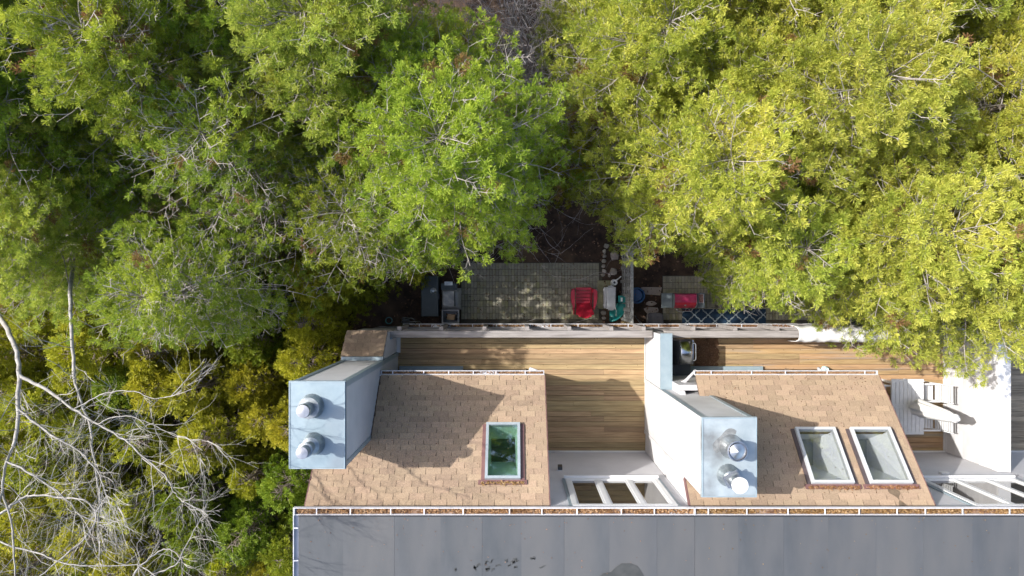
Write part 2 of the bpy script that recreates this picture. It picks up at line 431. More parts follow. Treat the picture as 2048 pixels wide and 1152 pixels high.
# bay rooms under the low roofs
def bay(U, x0, x1):
    poly = [(YW + .001, 2.51), (YW + .001, roofz(YW) - .12), (-2.45, roofz(-2.45) - .12), (-2.45, 2.51)]
    B().extrude_x(poly, x1 - .12, x1).build('bay_wall', 'siding', U); B().extrude_x(poly, x0, x0 + .12).build('bay_wall', 'siding', U)
    return B().box(x0, x1, -2.449, -2.32, 2.51, roofz(-2.32) - .12).build('bay_wall', 'siding', U)
bay(U1, -4.20, .68)
bay(U2, 3.99, 8.70)

# low shingled roofs
PITCH, TABW = .143, .3333
sh_src = []
def shingle_verts():
    L_, w_ = .19, .323
    v = []
    for (y, zb) in ((0, .012), (L_, .0005)):
        for x in (-w_ / 2, w_ / 2):
            v += [(x, y, zb), (x, y, zb + .006)]
    # order: y0x0(b,t) y0x1(b,t) y1x0(b,t) y1x1(b,t)
    f = [(0, 2, 3, 1), (1, 3, 7, 5), (0, 1, 5, 4), (2, 6, 7, 3), (0, 4, 6, 2), (4, 5, 7, 6)]
    return v, f
SV, SF = shingle_verts()
RM = Matrix(((-1, 0, 0), (0, -CA, SA), (0, SA, CA))).transposed().to_4x4()   # columns: x, up-slope, normal
# columns of RM: (-1,0,0), (0,-CA,SA), (0,SA,CA)
RM = Matrix(((-1, 0, 0, 0), (0, -CA, SA, 0), (0, SA, CA, 0), (0, 0, 0, 1)))
SH_EUL = RM.to_euler()
SH_MESH = [None]
def slope_pt(x, d, h=0.0): return Vector((x, YE - d * CA + h * SA, ZE + d * SA + h * CA))

def low_roof(U, x0, x1, holes, blocked, dmax, corner=None):
    # deck slab in columns around the skylight openings
    b = B()
    cuts = sorted(set([x0, x1] + [h[0] for h in holes] + [h[1] for h in holes]))
    def slab(xa, xb, da, db):
        q = [slope_pt(xa, da, -.10), slope_pt(xb, da, -.10), slope_pt(xb, db, -.10), slope_pt(xa, db, -.10),
             slope_pt(xa, da, -.004), slope_pt(xb, da, -.004), slope_pt(xb, db, -.004), slope_pt(xa, db, -.004)]
        b.add(q, [(0, 1, 2, 3), (7, 6, 5, 4), (4, 5, 1, 0), (5, 6, 2, 1), (6, 7, 3, 2), (7, 4, 0, 3)])
    if corner: cuts = sorted(set(cuts + [corner[0]]))
    for xa, xb in zip(cuts[:-1], cuts[1:]):
        if corner and xb <= corner[0] + 1e-6:
            slab(xa, xb, corner[1], dmax); continue
        hs = [h for h in holes if h[0] <= xa + 1e-6 and h[1] >= xb - 1e-6]
        if hs:
            slab(xa, xb, 0, hs[0][2]); slab(xa, xb, hs[0][3], dmax)
        else: slab(xa, xb, 0, dmax)
    rf = b.build('roof', 'roof_deck', U)
    tabs = []
    n = int(dmax / PITCH) + 1
    for i in range(n):
        d = i * PITCH - .012
        if d + .10 > dmax: continue
        off = (.5 if i % 2 else 0) * TABW + ((i // 2) % 3) * .03
        x = x0 - off
        while x < x1:
            a, c = max(x, x0 - .012), min(x + TABW, x1 + .012)
            x += TABW
            iv = [(a, c)]
            cutters = [(h[0] - .061, h[1] + .061) for h in holes if d + .17 > h[2] - .05 and d + .02 < h[3] + .05]
            cutters += [(q[0], q[1]) for q in blocked if YE - d * CA < q[2] and YE - (d + .06) * CA > q[3]]
            for (h0, h1) in cutters:
                nv = []
                for (p0, p1) in iv:
                    if h1 <= p0 or h0 >= p1: nv.append((p0, p1)); continue
                    if h0 > p0: nv.append((p0, h0))
                    if h1 < p1: nv.append((h1, p1))
                iv = nv
            for (p0, p1) in iv:
                if p1 - p0 > .03: tabs.append(((p0 + p1) / 2, d, (p1 - p0) / TABW))
    R.shuffle(tabs)
    tabs.sort(key=lambda t: 0 if abs(t[2] - 1) < .01 else 1)
    rv = []; rfc = []
    for k, (xc, d, s) in enumerate(tabs):
        p = slope_pt(xc, d, R.uniform(0, .0015))
        if k < 300:
            if SH_MESH[0] is None:
                me = bpy.data.meshes.new('shingle'); me.from_pydata(SV, [], SF); me.update(); setmat(me, 'shingle'); SH_MESH[0] = me
            e = SH_EUL.copy()
            o = share('shingle', SH_MESH[0], rf, p, e, (s, 1, 1))
            o.rotation_euler.rotate_axis('Z', R.uniform(-.006, .006))
        else:
            q = len(rv); mt = Matrix.Translation(p) @ RM @ Matrix.Diagonal((s, 1, 1, 1))
            rv += [tuple(mt @ Vector(v)) for v in SV]; rfc += [tuple(t + q for t in f) for f in SF]
    if rv:
        o = mesh_obj('shingle_field', rv, rfc, 'shingle', rf); o['kind'] = 'stuff'
    xd = corner[0] if corner else x0
    box('drip_edge', (xd - .01, x1 + .01, YE + .005, YE + .025, ZE - .13, ZE + .002), 'trim_white', rf)
    for xe in (x0 - .03, x1 + .014):
        d0 = (2.6 if xe < x0 else 0) if corner else 0
        q = [slope_pt(xe, d0, -.13), slope_pt(xe + .016, d0, -.13), slope_pt(xe + .016, dmax, -.13), slope_pt(xe, dmax, -.13),
             slope_pt(xe, d0, .012), slope_pt(xe + .016, d0, .012), slope_pt(xe + .016, dmax, .012), slope_pt(xe, dmax, .012)]
        B().add(q, [(0, 1, 2, 3), (7, 6, 5, 4), (4, 5, 1, 0), (5, 6, 2, 1), (6, 7, 3, 2), (7, 4, 0, 3)]).build('rake_trim', 'flashing', rf)
    return rf
DMAX = (YE - YW) / CA
SK1 = (-.52, .12, 1.40, 2.64)
SK2 = (6.42, 7.20, 1.52, 2.74); SK3 = (7.66, 8.44, 1.52, 2.74)
roof1 = low_roof(U1, -4.30, .77, [SK1], [(-4.22, -3.15, -1.8, -3.41)], DMAX)
roof2 = low_roof(U2, 3.73, 8.80, [SK2, SK3], [(3.68, 4.73, -2.5, -4.04), (3.5, 4.40, -1.8, -2.6)], DMAX, (4.42, .62))

def sheet_on_roof(b, xa, xb, da, db, h0, h1):
    q = [slope_pt(xa, da, h0), slope_pt(xb, da, h0), slope_pt(xb, db, h0), slope_pt(xa, db, h0),
         slope_pt(xa, da, h1), slope_pt(xb, da, h1), slope_pt(xb, db, h1), slope_pt(xa, db, h1)]
    return b.add(q, [(0, 1, 2, 3), (7, 6, 5, 4), (4, 5, 1, 0), (5, 6, 2, 1), (6, 7, 3, 2), (7, 4, 0, 3)])

def skylight(U, s, frame_m, glass_m, shaft_m, floor_m, depth, side_m, taper):
    xa, xb, da, db = s; t = .06
    sk = B()
    for (a, c, e, g) in ((xa - t, xa, da - t, db + t), (xb, xb + t, da - t, db + t), (xa + .001, xb - .001, da - t, da), (xa + .001, xb - .001, db, db + t)):
        sheet_on_roof(sk, a, c, e, g, .0, .12)
    s_o = sk.build('skylight', frame_m, U)
    g = B(); sheet_on_roof(g, xa + .002, xb - .002, da + .002, db - .002, .085, .095); g.build('glass', glass_m, s_o)
    f = B(); sheet_on_roof(f, xa - t - .08, xa - t - .002, da - .05, db + .06, .014, .05); f.build('flashing', side_m, s_o)
    f = B(); sheet_on_roof(f, xb + t + .002, xb + t + .09, da - .05, db + .06, .014, .05); f.build('flashing', side_m, s_o)
    f = B(); sheet_on_roof(f, xa - t - .14, xb + t + .14, db + t + .002, db + t + .10, .014, .045); f.build('saddle_flashing', 'flashing', s_o)
    # light shaft: splayed walls below the opening
    y0 = slope_pt(0, db).y; y1 = slope_pt(0, da).y; zt0 = slope_pt(0, db).z; zt1 = slope_pt(0, da).z
    zb = zt1 - depth; xc, xd, yc, yd = xa + .04, xb - taper[0], y0 + .05, y1 - taper[1]
    b = B()
    b.add([(xc, yc, zb), (xc, yd, zb), (xa, y1, zt1), (xa, y0, zt0), (xd, yc, zb), (xd, yd, zb), (xb, y1, zt1), (xb, y0, zt0)],
          [(0, 1, 2, 3), (7, 6, 5, 4), (1, 5, 6, 2), (4, 0, 3, 7)])
    b.build('light_shaft', shaft_m, s_o)
    box('shaft_floor', (xc - .01, xd + .01, yc - .01, yd + .01, zb - .03, zb - .002), floor_m, s_o)
    return s_o
sk1 = skylight(U1, SK1, 'skylight_frame', 'glass_green', 'shaft_reflection', 'room_dark', .35, 'flashing', (.05, .34))
sk2 = skylight(U2, SK2, 'skylight_white', 'glass', 'shaft_white', 'room_grey', .40, 'flashing_dark', (.24, .26))
sk3 = skylight(U2, SK3, 'skylight_white', 'glass', 'shaft_white', 'room_grey', .40, 'flashing_dark', (.24, .26))
for s, sk_, n in ((SK1, sk1, 160), (SK2, sk2, 260), (SK3, sk3, 220)):
    pts = [slope_pt(NR.uniform(s[0] - .15, s[1] + .15), s[3] + .16 + abs(NR.normal(0, .035)) - .05, .05 + abs(NR.normal(0, .012))) for _ in range(n)]
    flakes('leaf_litter', pts, .022, 'gutter_leaf', sk_, tmin=.2)

# gutters
def gutter_x(U, x0, x1, yi, yo, zt, every, m='gutter', litter=1.0, depth=.09, ends=(1, 1), t0=.0, t1=1.0):
    t = .012
    b = B()
    b.box(x0, x1, yo - .016, yo, zt - depth, zt).box(x0, x1, yi, yi + t, zt - depth, zt - .015).box(x0, x1, yi + t, yo - .016, zt - depth - t, zt - depth)
    if ends[0]: b.box(x0 - .014, x0 - .0005, yi, yo, zt - depth - t, zt + .001)
    if ends[1]: b.box(x1 + .0005, x1 + .014, yi, yo, zt - depth - t, zt + .001)
    g = b.build('gutter', m, U)
    x = x0 + every * .45
    while x < x1 - .05:
        hx = x + R.uniform(-.12, .12)
        box('hanger', (hx - .011, hx + .011, yi + .014, yo - .018, zt - .016, zt - .004), m, g)
        x += every
    if litter:
        xx = x0 + .02
        while xx < x1 - .3:
            wd = R.uniform(.5, 1.6)
            if R.random() < .35 + .6 * litter:
                box('leaf_bed', (xx, min(xx + wd, x1 - .02), yi + .013, yo - .017, zt - depth + .0005, zt - depth + R.uniform(.008, .02)), 'gutter_bed', g)['kind'] = 'stuff'
            xx += wd + .001
        n = int((x1 - x0) * 500 * litter)
        xs = NR.uniform(x0 + .02, x1 - .02, n)
        keep = (np.sin(xs * 1.7 + zt) + np.sin(xs * 4.3 + 1.1) * .7 + NR.uniform(-1, 1, n)) > -.9
        xs = xs[keep]
        pts = np.stack([xs, NR.uniform(yi + .02, yo - .03, len(xs)), zt - depth + .012 + NR.uniform(0, .035, len(xs))], 1)
        flakes('leaf_litter', pts, .022, 'gutter_leaf', g, tmin=t0, tmax=t1)
    return g
g1 = gutter_x(U1, -3.14, .76, YE + .03, YE + .125, ZE - .01, .62)
g2 = gutter_x(U2, 4.40, 8.78, YE + .03, YE + .125, ZE - .01, .9, litter=1.6, t0=.45)
ZR = 8.0
gutter_x(U1, -4.40, 3.70, -4.60, -4.445, ZR - .01, .78, litter=.75)
gutter_x(U2, 3.705, 12.30, -4.60, -4.445, ZR - .01, .74)
gutter_x(U3, 12.305, 20.0, -4.60, -4.445, ZR - .01, .74)
# side gutter along the left end of the flat roof
b = B().box(-4.43, -4.418, -9.9, -4.445, ZR - .1, ZR - .01).box(-4.418, -4.33, -9.9, -4.605, ZR - .11, ZR - .1)
sg = b.build('side_gutter', 'gutter', U1)
for y in (-4.86, -5.52, -6.2, -6.9): box('hanger', (-4.415, -4.33, y - .012, y + .012, ZR - .03, ZR - .014), 'gutter', sg)
# downspout elbows at the low gutters
def downspout(U, pts, r=.038):
    return B().tube(pts, r, 8).build('downspout', 'gutter', U, smooth=True)
downspout(U1, [(.60, YE + .08, ZE - .1), (.60, YE + .10, ZE - .16), (.46, YE + .15, ZE - .22), (.35, -2.26, ZE - .5), (.35, -2.27, ZD + .03)])
downspout(U2, [(4.46, YE + .08, ZE - .09), (4.46, YE + .10, ZE - .16), (4.28, -2.30, ZE - .45), (4.02, -2.49, ZE - .8), (4.02, -2.49, ZD + .03)], .042)
downspout(U2, [(7.45, YE + .09, ZE - .09), (7.45, YE + .16, ZE - .18), (7.6, -2.25, ZE - .5), (7.6, -2.27, ZD + .03)])

# flat membrane roof in lapped strips
def flat_roof(U, x0, x1, marks):
    rf = box('flat_roof', (x0, x1, -9.9, -4.605, 7.825, ZR - .035), 'membrane', U)
    x = x0; i = 0; xs = []
    while x < x1 - .02:
        wd = R.uniform(.78, .98); xe = min(x + wd, x1)
        if x1 - xe < .3: xe = x1
        dz = .003 * (i % 2)
        box('membrane_sheet', (x, min(xe + (.06 if i % 2 else 0), x1), -9.9, -4.625, ZR - .034, ZR - .024 + dz), 'membrane', rf)
        x = xe + (.0 if i % 2 == 0 else .062); i += 1
    box('edge_strip', (x0, x1, -4.624, -4.602, ZR - .03, ZR - .006), 'black_metal', rf)
    return rf
fr1 = flat_roof(U1, -4.32, 3.70, None)
fr2 = flat_roof(U2, 3.705, 12.30, None)
fr3 = flat_roof(U3, 12.305, 20.0, None)
# dried puddle marks on the membrane
def blob(name, pxs, parent, z, m='stain'):
    pts = [px(x, y, z)[:2] for x, y in pxs]
    return B().prism(pts, z - .001, z).build(name, m, parent)
zz = ZR - .0145
def streak(cx, cy, n, sx, sy):
    for k in range(n):
        x = cx + R.uniform(-sx, sx); y = cy + R.uniform(-sy, sy); a = R.uniform(-1.2, 1.2); L_ = R.uniform(5, 15); wd = R.uniform(1.2, 3.2)
        top = []; bot = []
        for q in range(7):
            t = q / 6 - .5; bx = x + math.cos(a) * L_ * t + 2.2 * math.sin(q * 1.3 + k); by = y + math.sin(a) * L_ * t + 1.6 * math.cos(q * 1.9 + k)
            ww = wd * (1 - abs(2 * t) ** 2) + .3; ww *= R.uniform(.5, 1.2)
            top.append((bx, by + ww)); bot.append((bx, by - ww))
        blob('water_mark', top + bot[::-1], fr1, zz)
streak(935, 1136, 6, 50, 8); streak(1000, 1128, 7, 30, 9); streak(1065, 1126, 6, 45, 10)
blob('puddle_mark', [(1196, 1156), (1206, 1147), (1222, 1144), (1232, 1134), (1243, 1127), (1262, 1127), (1275, 1132), (1284, 1145), (1290, 1156), (1250, 1175)], fr1, zz)

# chimneys
def chimney(U, x0, x1, yb, yf, zt, side, front_m, side_m, cap_m):
    """side: which x face looks at the camera"""
    ch = box('chimney', (x0, x1, yb, yf, 2.51, zt), side_m, U)
    xs = x1 if side > 0 else x0
    lap('x', xs, side, lambda z: (yb + .09, yf - .09), ZD, zt - .02, .12, .010).build('siding', side_m, ch)
    lap('y', yf, 1, lambda z: (x0 + .09, x1 - .09), ZD, zt - .02, .12, .010).build('siding', front_m, ch)
    for (a, c) in ((x0 - .002, x0 + .09), (x1 - .09, x1 + .002)):
        box('corner_board', (a, c, yf + .002, yf + .022, ZD, zt - .005), 'trim_blue', ch)
    e = .022 * side
    for (a, c) in ((yf - .09, yf + .022), (yb - .002, yb + .09)):
        box('corner_board', (xs + .003 * side, xs + e, a, c, ZD, zt - .005), 'trim_blue' if side > 0 else side_m, ch)
    cp = B().box(x0 - .02, x1 + .02, yb - .02, yf + .03, zt, zt + .022).box(x0 - .03, x1 + .03, yb - .03, yf + .04, zt - .06, zt - .0005)
    cap = cp.build('cap', cap_m, ch)
    for dd in ((x0 - .02, x1 + .02, yf + .012, yf + .03), (x0 - .02, x1 + .02, yb - .02, yb - .002), (x0 - .02, x0 - .002, yb - .001, yf + .011), (x1 + .002, x1 + .02, yb - .001, yf + .011)):
        box('edge_fold', (*dd, zt + .0225, zt + .034), 'trim_blue', ch)
    return ch, zt + .022
ch1, zc1 = chimney(U1, -4.20, -3.18, -3.40, -1.80, 8.86, 1, 'siding', 'siding_shaded', 'cap_metal')
ch2, zc2 = chimney(U2, 3.70, 4.72, -4.03, -2.54, 8.56, -1, 'siding_white', 'siding_white', 'cap_metal_worn')

def flue(chim, x, y, z, prof, m, hood=None):
    f = B().lathe((x, y, z + .001), prof, 24).build('flue', m, chim, smooth=False)
    return f
# chimney one: storm collar, pipe, cap
c = px(624, 812, zc1)
flue(ch1, c[0], c[1], zc1, [(.235, 0), (.215, .05), (.205, .20), (.20, .24), (.12, .245), (.115, .40), (.128, .41), (.128, .52), (.118, .55), (.02, .565)], 'galv_dull')
c = px(628, 887, zc1)
flue(ch1, c[0], c[1], zc1, [(.215, 0), (.20, .04), (.165, .22), (.10, .26), (.098, .50), (.135, .505), (.135, .55), (.105, .56), (.105, .66), (.112, .67), (.112, .73), (.02, .745)], 'galv_dull')
B().lathe((c[0], c[1], zc1 + .7465), [(.108, 0), (.108, .012), (.02, .02)], 20).build('flue_lid', 'galv', ch1)
c = px(624, 812, zc1)
B().lathe((c[0], c[1], zc1 + .5665), [(.118, 0), (.118, .012), (.02, .02)], 20).build('flue_lid', 'galv', ch1)
# chimney two
c = px(1462, 893, zc2)
flue(ch2, c[0], c[1], zc2, [(.24, 0), (.225, .03), (.20, .10), (.17, .22), (.165, .30), (.19, .31), (.195, .40), (.175, .405), (.172, .345), (.02, .34)], 'galv')
B().lathe((c[0], c[1], zc2 + .3415), [(.14, .03), (.145, .045), (.01, .11)], 20).build('flue_hood', 'galv', ch2)
c = px(1456, 950, zc2)
flue(ch2, c[0], c[1], zc2, [(.22, 0), (.205, .03), (.16, .16), (.14, .22), (.095, .25), (.09, .64), (.02, .645)], 'galv_dull')
mt = Matrix.Translation((c[0], c[1], zc2 + .27)) @ Matrix.Rotation(.5, 4, 'Z')
B().box(-.16, .16, -.12, .12, 0, .025, mt).box(-.13, .13, -.10, .10, .0255, .15, mt).build('flue_box', 'galv', ch2)
B().lathe((c[0], c[1], zc2 + .646), [(.05, 0), (.15, .03), (.152, .075), (.14, .085), (.01, .09)], 24).build('flue_lid', 'flue_white', ch2)

# gable wall of the second house, privacy walls between the decks
def prof2(z):
    y = -2.54 if z < roofz(-2.54) else YE - (z - ZE) / TAN
    return (YW, min(-2.54, y))
gw = B().extrude_x([(YW + .001, 2.51), (YW + .001, roofz(YW) - .02), (-2.56, roofz(-2.56) - .02), (-2.56, 2.51)], 3.722, 3.985).build('gable_wall', 'siding_white', U2)
lap('x', 3.722, -1, prof2, ZD, roofz(YW) - .02, .12, .010).build('siding', 'siding_white', gw)
def privacy(U, x0, x1, y0, y1, zt, m, cap_m, pieces):
    w_ = box('privacy_wall', (x0, x1, y0, y1, 2.51, zt), m, U)
    if pieces:
        z = ZD
        while z < zt - .02:
            b = B(); z2 = min(z + .16, zt - .001)
            b.add([(x0 - .020, y0, z), (x0 - .020, y1, z), (x0 - .001, y1, z2), (x0 - .001, y0, z2), (x0 - .001, y0, z), (x0 - .001, y1, z)], [(0, 1, 2, 3), (4, 5, 1, 0), (0, 3, 4), (1, 5, 2)])
            b.build('siding_board', m, w_); z = z2
    else:
        lap('x', x0, -1, lambda z: (y0, y1), ZD, zt, .12, .010).build('siding', m, w_)
    box('cap', (x0 - .03, x1 + .02, y0 + .002, y1 + .03, zt + .001, zt + .035), cap_m, w_)
    box('base_trim', (x0 - .036, x0 - .022, y0, y1 - .1, ZD - .01, ZD + .07), 'trim_white', w_)
    return w_
privacy(U2, 3.72, 3.97, -2.535, -1.16, 4.78, 'siding', 'trim_blue', False)
pw2 = privacy(U2, 12.03, 12.29, YW + .015, -1.16, 4.92, 'siding_white', 'trim_white', True)
# left end of deck one: low closet with a sloped shingle roof
yA, yB = -1.14, -1.775
zA, zB = 4.22, 4.86
cl = B().extrude_x([(yB, 2.51), (yB, zB - .04), (yA, zA - .04), (yA, 2.51)], -4.19, -3.20).build('closet_wall', 'siding', U1)
lap('x', -3.20, 1, lambda z: (yB, yA if z < zA - .05 else yA - (z - zA) / (zB - zA) * (yA - yB)), ZD, zB - .05, .12, .010).build('siding', 'siding', cl)
def slope2(x, t, h): 
    n = Vector((0, zB - zA, yA - yB)).normalized()
    return Vector((x, yA + (yB - yA) * t, zA + (zB - zA) * t)) + n * h
b = B(); q = [slope2(x, t, h) for h in (-.05, 0) for (x, t) in ((-4.26, -.06), (-3.22, -.06), (-3.22, 1), (-4.26, 1))]
b.add(q, [(0, 1, 2, 3), (7, 6, 5, 4), (4, 5, 1, 0), (5, 6, 2, 1), (6, 7, 3, 2), (7, 4, 0, 3)])
cr_ = b.build('closet_roof', 'roof_deck', U1)
L2 = math.hypot(yA - yB, zB - zA)
for i in range(7):
    t0 = (i * .14) / L2 - .06; t1 = min(t0 + .18 / L2, 1.0)
    for k in range(-1, 4):
        xa = max(-4.27, -4.26 + (k + (.5 if i % 2 else 0)) * .333); xb = min(-3.215, -4.26 + (k + 1 + (.5 if i % 2 else 0)) * .333 - .006)
        if xb - xa < .04 or t1 <= t0 + .02: continue
        q = [slope2(xa, t0, .008), slope2(xb, t0, .008), slope2(xb, t1, .001), slope2(xa, t1, .001), slope2(xa, t0, .015), slope2(xb, t0, .015), slope2(xb, t1, .007), slope2(xa, t1, .007)]
        B().add(q, [(0, 1, 2, 3), (7, 6, 5, 4), (4, 5, 1, 0), (5, 6, 2, 1), (6, 7, 3, 2), (7, 4, 0, 3)]).build('shingle', 'shingle_dark' if 'shingle_dark' in M else 'shingle', cr_)
box('flashing', (-4.22, -3.19, -1.797, -1.70, 4.80, 4.93), 'trim_blue', cr_)
box('trim_post', (-3.19, -3.10, -1.79, -1.34, ZD, ZD + .10), 'trim_white', cl)
box('corner_board', (-3.19, -3.145, -1.34, -1.30, ZD, 3.95), 'trim_blue', cl)

# decks
def deck(U, rows, m, joint_p, x_lo=None):
    xa = min(r[0] for r in rows); xb = max(r[1] for r in rows); ya = min(r[2] for r in rows); yb = max(r[2] for r in rows) + .14
    d = box('deck', (xa, xb, ya, yb, 2.505, ZD - .034), 'joist', U)
    for (x0, x1, y) in rows:
        xs = [x0, x1]
        if x1 - x0 > 3 and R.random() < joint_p:
            xs = [x0, R.choice([x0 + (x1 - x0) * .62, x0 + (x1 - x0) * .34, x0 + (x1 - x0) * .5]), x1]
        for a, c in zip(xs[:-1], xs[1:]):
            dz = R.uniform(-.002, .002)
            mm = m(a, c, y) if callable(m) else m
            box('board', (a + .0015, c - .0015, y, y + .1385, ZD - .033, ZD + dz), mm, d, ch=.004)
    return d
rows = []
y = -1.25 - .145
while y > YW - .05:
    ylo = max(y, YW + .02)
    rows.append((-3.19 if ylo > -2.3 else .69, 3.71, y))
    y -= .145
deck(U1, rows, 'deck', .45)
rows = []; y = -1.25 - .145
while y > YW - .05:
    rows.append((3.98 if y > -2.4 else 8.69, 12.03, y)); y -= .145
deck(U2, rows, lambda a, c, y: 'deck_warm' if (a + c) / 2 > 7.6 or y < -2.4 else 'deck', .85)
rows = []; y = -1.25 - .145
while y > YW - .05:
    rows.append((12.30, 19.9, y)); y -= .145
deck(U3, rows, 'deck_old', .2)
# door sills on the decks
box('door_sill', (-3.12, -1.36, -2.319, -2.17, ZD + .004, ZD + .10), 'trim_blue', U1)
box('door_sill', (4.95, 6.95, -2.319, -2.17, ZD + .004, ZD + .10), 'trim_blue', U2)
# railings with posts, gutters at the deck edge
def railing(U, x0, x1, posts, m='rail_wood'):
    r = box('railing', (x0, x1, -1.30, -1.115, 3.80, 3.955), m, U, ch=.012)
    for xq in posts: box('post', (xq - .05, xq + .05, -1.112, -1.01, 2.50, 3.93), 'rail_wood', r)
    return r
r1 = railing(U1, -3.27, 3.68, [-2.95, -1.85, -.72, .40, 1.5, 2.6, 3.45])
r2 = railing(U2, 3.99, 12.0, [4.75, 5.85, 6.95, 8.1, 9.2, 10.3, 11.4])
railing(U3, 12.31, 19.9, [13, 14.2, 15.4])
box('fascia', (-3.2, 3.70, -1.218, -1.115, 2.45, ZD - .04), 'rail_wood', U1)
box('fascia', (3.99, 12.28, -1.218, -1.115, 2.45, ZD - .04), 'rail_wood', U2)
box('fascia', (12.31, 19.9, -1.218, -1.115, 2.45, ZD - .04), 'trim_white', U3)
gutter_x(U1, -3.05, 3.70, -1.112, -1.005, 2.62, .76, litter=.5, depth=.07)
gutter_x(U2, 3.72, 8.60, -1.112, -1.005, 2.62, .80, litter=.35, depth=.07)
gutter_x(U2, 8.80, 12.28, -1.112, -1.005, 2.62, .80, litter=.35, depth=.07)
# ground floor door thresholds that peep out below the gutter
for (a, c) in ((-.95, .9), (1.0, 2.4)): box('threshold', (a, c, -1.219, -1.13, .002, .06), 'trim_white', U1)
box('threshold', (5.0, 7.2, -1.219, -1.13, .002, .06), 'trim_white', U2)

# rear wall windows
def window(W, x0, x1, z0, z1, mull, curt):
    y = YW + .014
    wn_ = B()
    wn_.box(x0, x1, y, y + .05, z0, z0 + .11).box(x0, x1, y, y + .05, z1 - .09, z1).box(x0, x0 + .10, y, y + .049, z0 + .11, z1 - .09).box(x1 - .10, x1, y, y + .049, z0 + .11, z1 - .09)
    wo_ = wn_.build('window', 'trim_white', W)
    box('sill', (x0 - .03, x1 + .03, y + .001, y + .10, z0 - .045, z0 - .001), 'trim_white', wo_)
    box('side_trim', (x0 - .07, x0 - .003, y, y + .03, z0 - .04, z1), 'trim_blue', wo_)
    box('side_trim', (x1 + .003, x1 + .07, y, y + .03, z0 - .04, z1), 'trim_blue', wo_)
    xs = [x0 + .10] + mull + [x1 - .10]
    for mx in mull: box('mullion', (mx - .05, mx + .05, y + .001, y + .045, z0 + .11, z1 - .09), 'trim_white', wo_)
    for i, (a, c) in enumerate(zip(xs[:-1], xs[1:])):
        a += .05 if i else .0; c -= .05 if i < len(xs) - 2 else .0
        s = B(); e = .045
        s.box(a, c, y + .003, y + .03, z0 + .111, z0 + .111 + e).box(a, c, y + .003, y + .03, z1 - .091 - e, z1 - .091)
        s.box(a, a + e, y + .003, y + .03, z0 + .111 + e, z1 - .091 - e).box(c - e, c, y + .003, y + .03, z0 + .111 + e, z1 - .091 - e)
        s.build('sash', 'trim_white', wo_)
        box('pane', (a + e, c - e, y + .004, y + .012, z0 + .111 + e, z1 - .091 - e), 'pane', wo_)
    return wo_
window(U1, 1.26, 3.44, 5.62, 7.66, [2.02, 2.74], True)
window(U2, 9.62, 11.9, 5.62, 7.66, [10.45, 11.2], True)
lamp = px(1122, 936, 4.75)
b = B().box(1.13, 1.27, YW + .013, YW + .03, 4.66, 4.84); wlmp = b.build('wall_lamp', 'trim_white', U1)
B().extrude_x([(YW + .031, 4.69), (YW + .14, 4.69), (YW + .11, 4.80), (YW + .031, 4.82)], 1.145, 1.255).build('lamp_housing', 'black_metal', wlmp)
box('outlet', (1.18, 1.32, YW + .042, YW + .06, ZD + .13, ZD + .24), 'trim_white', U1)
box('vent_box', (9.9 + .6, 10.7, YW + .013, YW + .05, 5.0, 5.12), 'trim_white', U2)
b = B().box(12.6, 12.85, YW + .05, YW + .22, 3.3, 3.75, ch=.03); b.build('wall_box', 'white_plastic', U3)

# ------------------------------------------------------------------ vegetation builders
def prisms(P, Q, r0, r1, sides=3):
    """tapered prisms from P to Q (arrays), one mesh"""
    P = np.asarray(P, float); Q = np.asarray(Q, float); r0 = np.asarray(r0, float); r1 = np.asarray(r1, float)
    n = len(P); D = Q - P; D /= np.linalg.norm(D, axis=1, keepdims=True) + 1e-9
    ref = np.where(np.abs(D[:, 2:3]) < .9, np.array([[0, 0, 1.]]), np.array([[1., 0, 0]]))
    A = np.cross(D, ref); A /= np.linalg.norm(A, axis=1, keepdims=True); Bv = np.cross(D, A)
    t = np.arange(sides) * 2 * np.pi / sides
    ring = A[:, None, :] * np.cos(t)[None, :, None] + Bv[:, None, :] * np.sin(t)[None, :, None]
    V = np.concatenate([P[:, None, :] + ring * r0[:, None, None], Q[:, None, :] + ring * r1[:, None, None]], 1)
    k = np.arange(sides); k2 = (k + 1) % sides
    f = np.stack([k, k2, k2 + sides, k + sides], 1)
    Fc = (np.arange(n) * 2 * sides)[:, None, None] + f[None]
    return V.reshape(-1, 3), Fc.reshape(-1, 4)

class Segs:
    def __init__(s): s.p = []; s.q = []; s.a = []; s.b = []
    def add(s, p, q, a, b): s.p.append(p); s.q.append(q); s.a.append(a); s.b.append(b)
    def path(s, pts, ra, rb):
        n = len(pts) - 1
        for i in range(n): s.add(pts[i], pts[i + 1], ra + (rb - ra) * i / n, ra + (rb - ra) * (i + 1) / n)
    def build(s, name, m, parent, thick=.03):
        p = np.array(s.p); q = np.array(s.q); a = np.array(s.a); b = np.array(s.b)
        big = a > thick
        Vs = []; Fs = []; off = 0
        thin = a < .0075
        if thin.any():
            D = q[thin] - p[thin]; S = np.cross(D, np.random.RandomState(len(p)).normal(size=D.shape) * .5 + np.array([0, 0, 1.])); S /= np.linalg.norm(S, axis=1, keepdims=True) + 1e-9
            k = len(D); v = np.stack([p[thin] - S * a[thin][:, None], p[thin] + S * a[thin][:, None], q[thin] + S * b[thin][:, None], q[thin] - S * b[thin][:, None]], 1).reshape(-1, 3)
            Vs.append(v); Fs.append(np.arange(4 * k).reshape(k, 4)); off += len(v)
        for mask, sd in ((big, 6), (~big & ~thin, 3)):
            if mask.any():
                v, f = prisms(p[mask], q[mask], a[mask], b[mask], sd); Vs.append(v); Fs.append(f + off); off += len(v)
        return mesh_obj(name, np.concatenate(Vs), np.concatenate(Fs), m, parent, origin=tuple(WLOC[parent.name]), smooth=True)

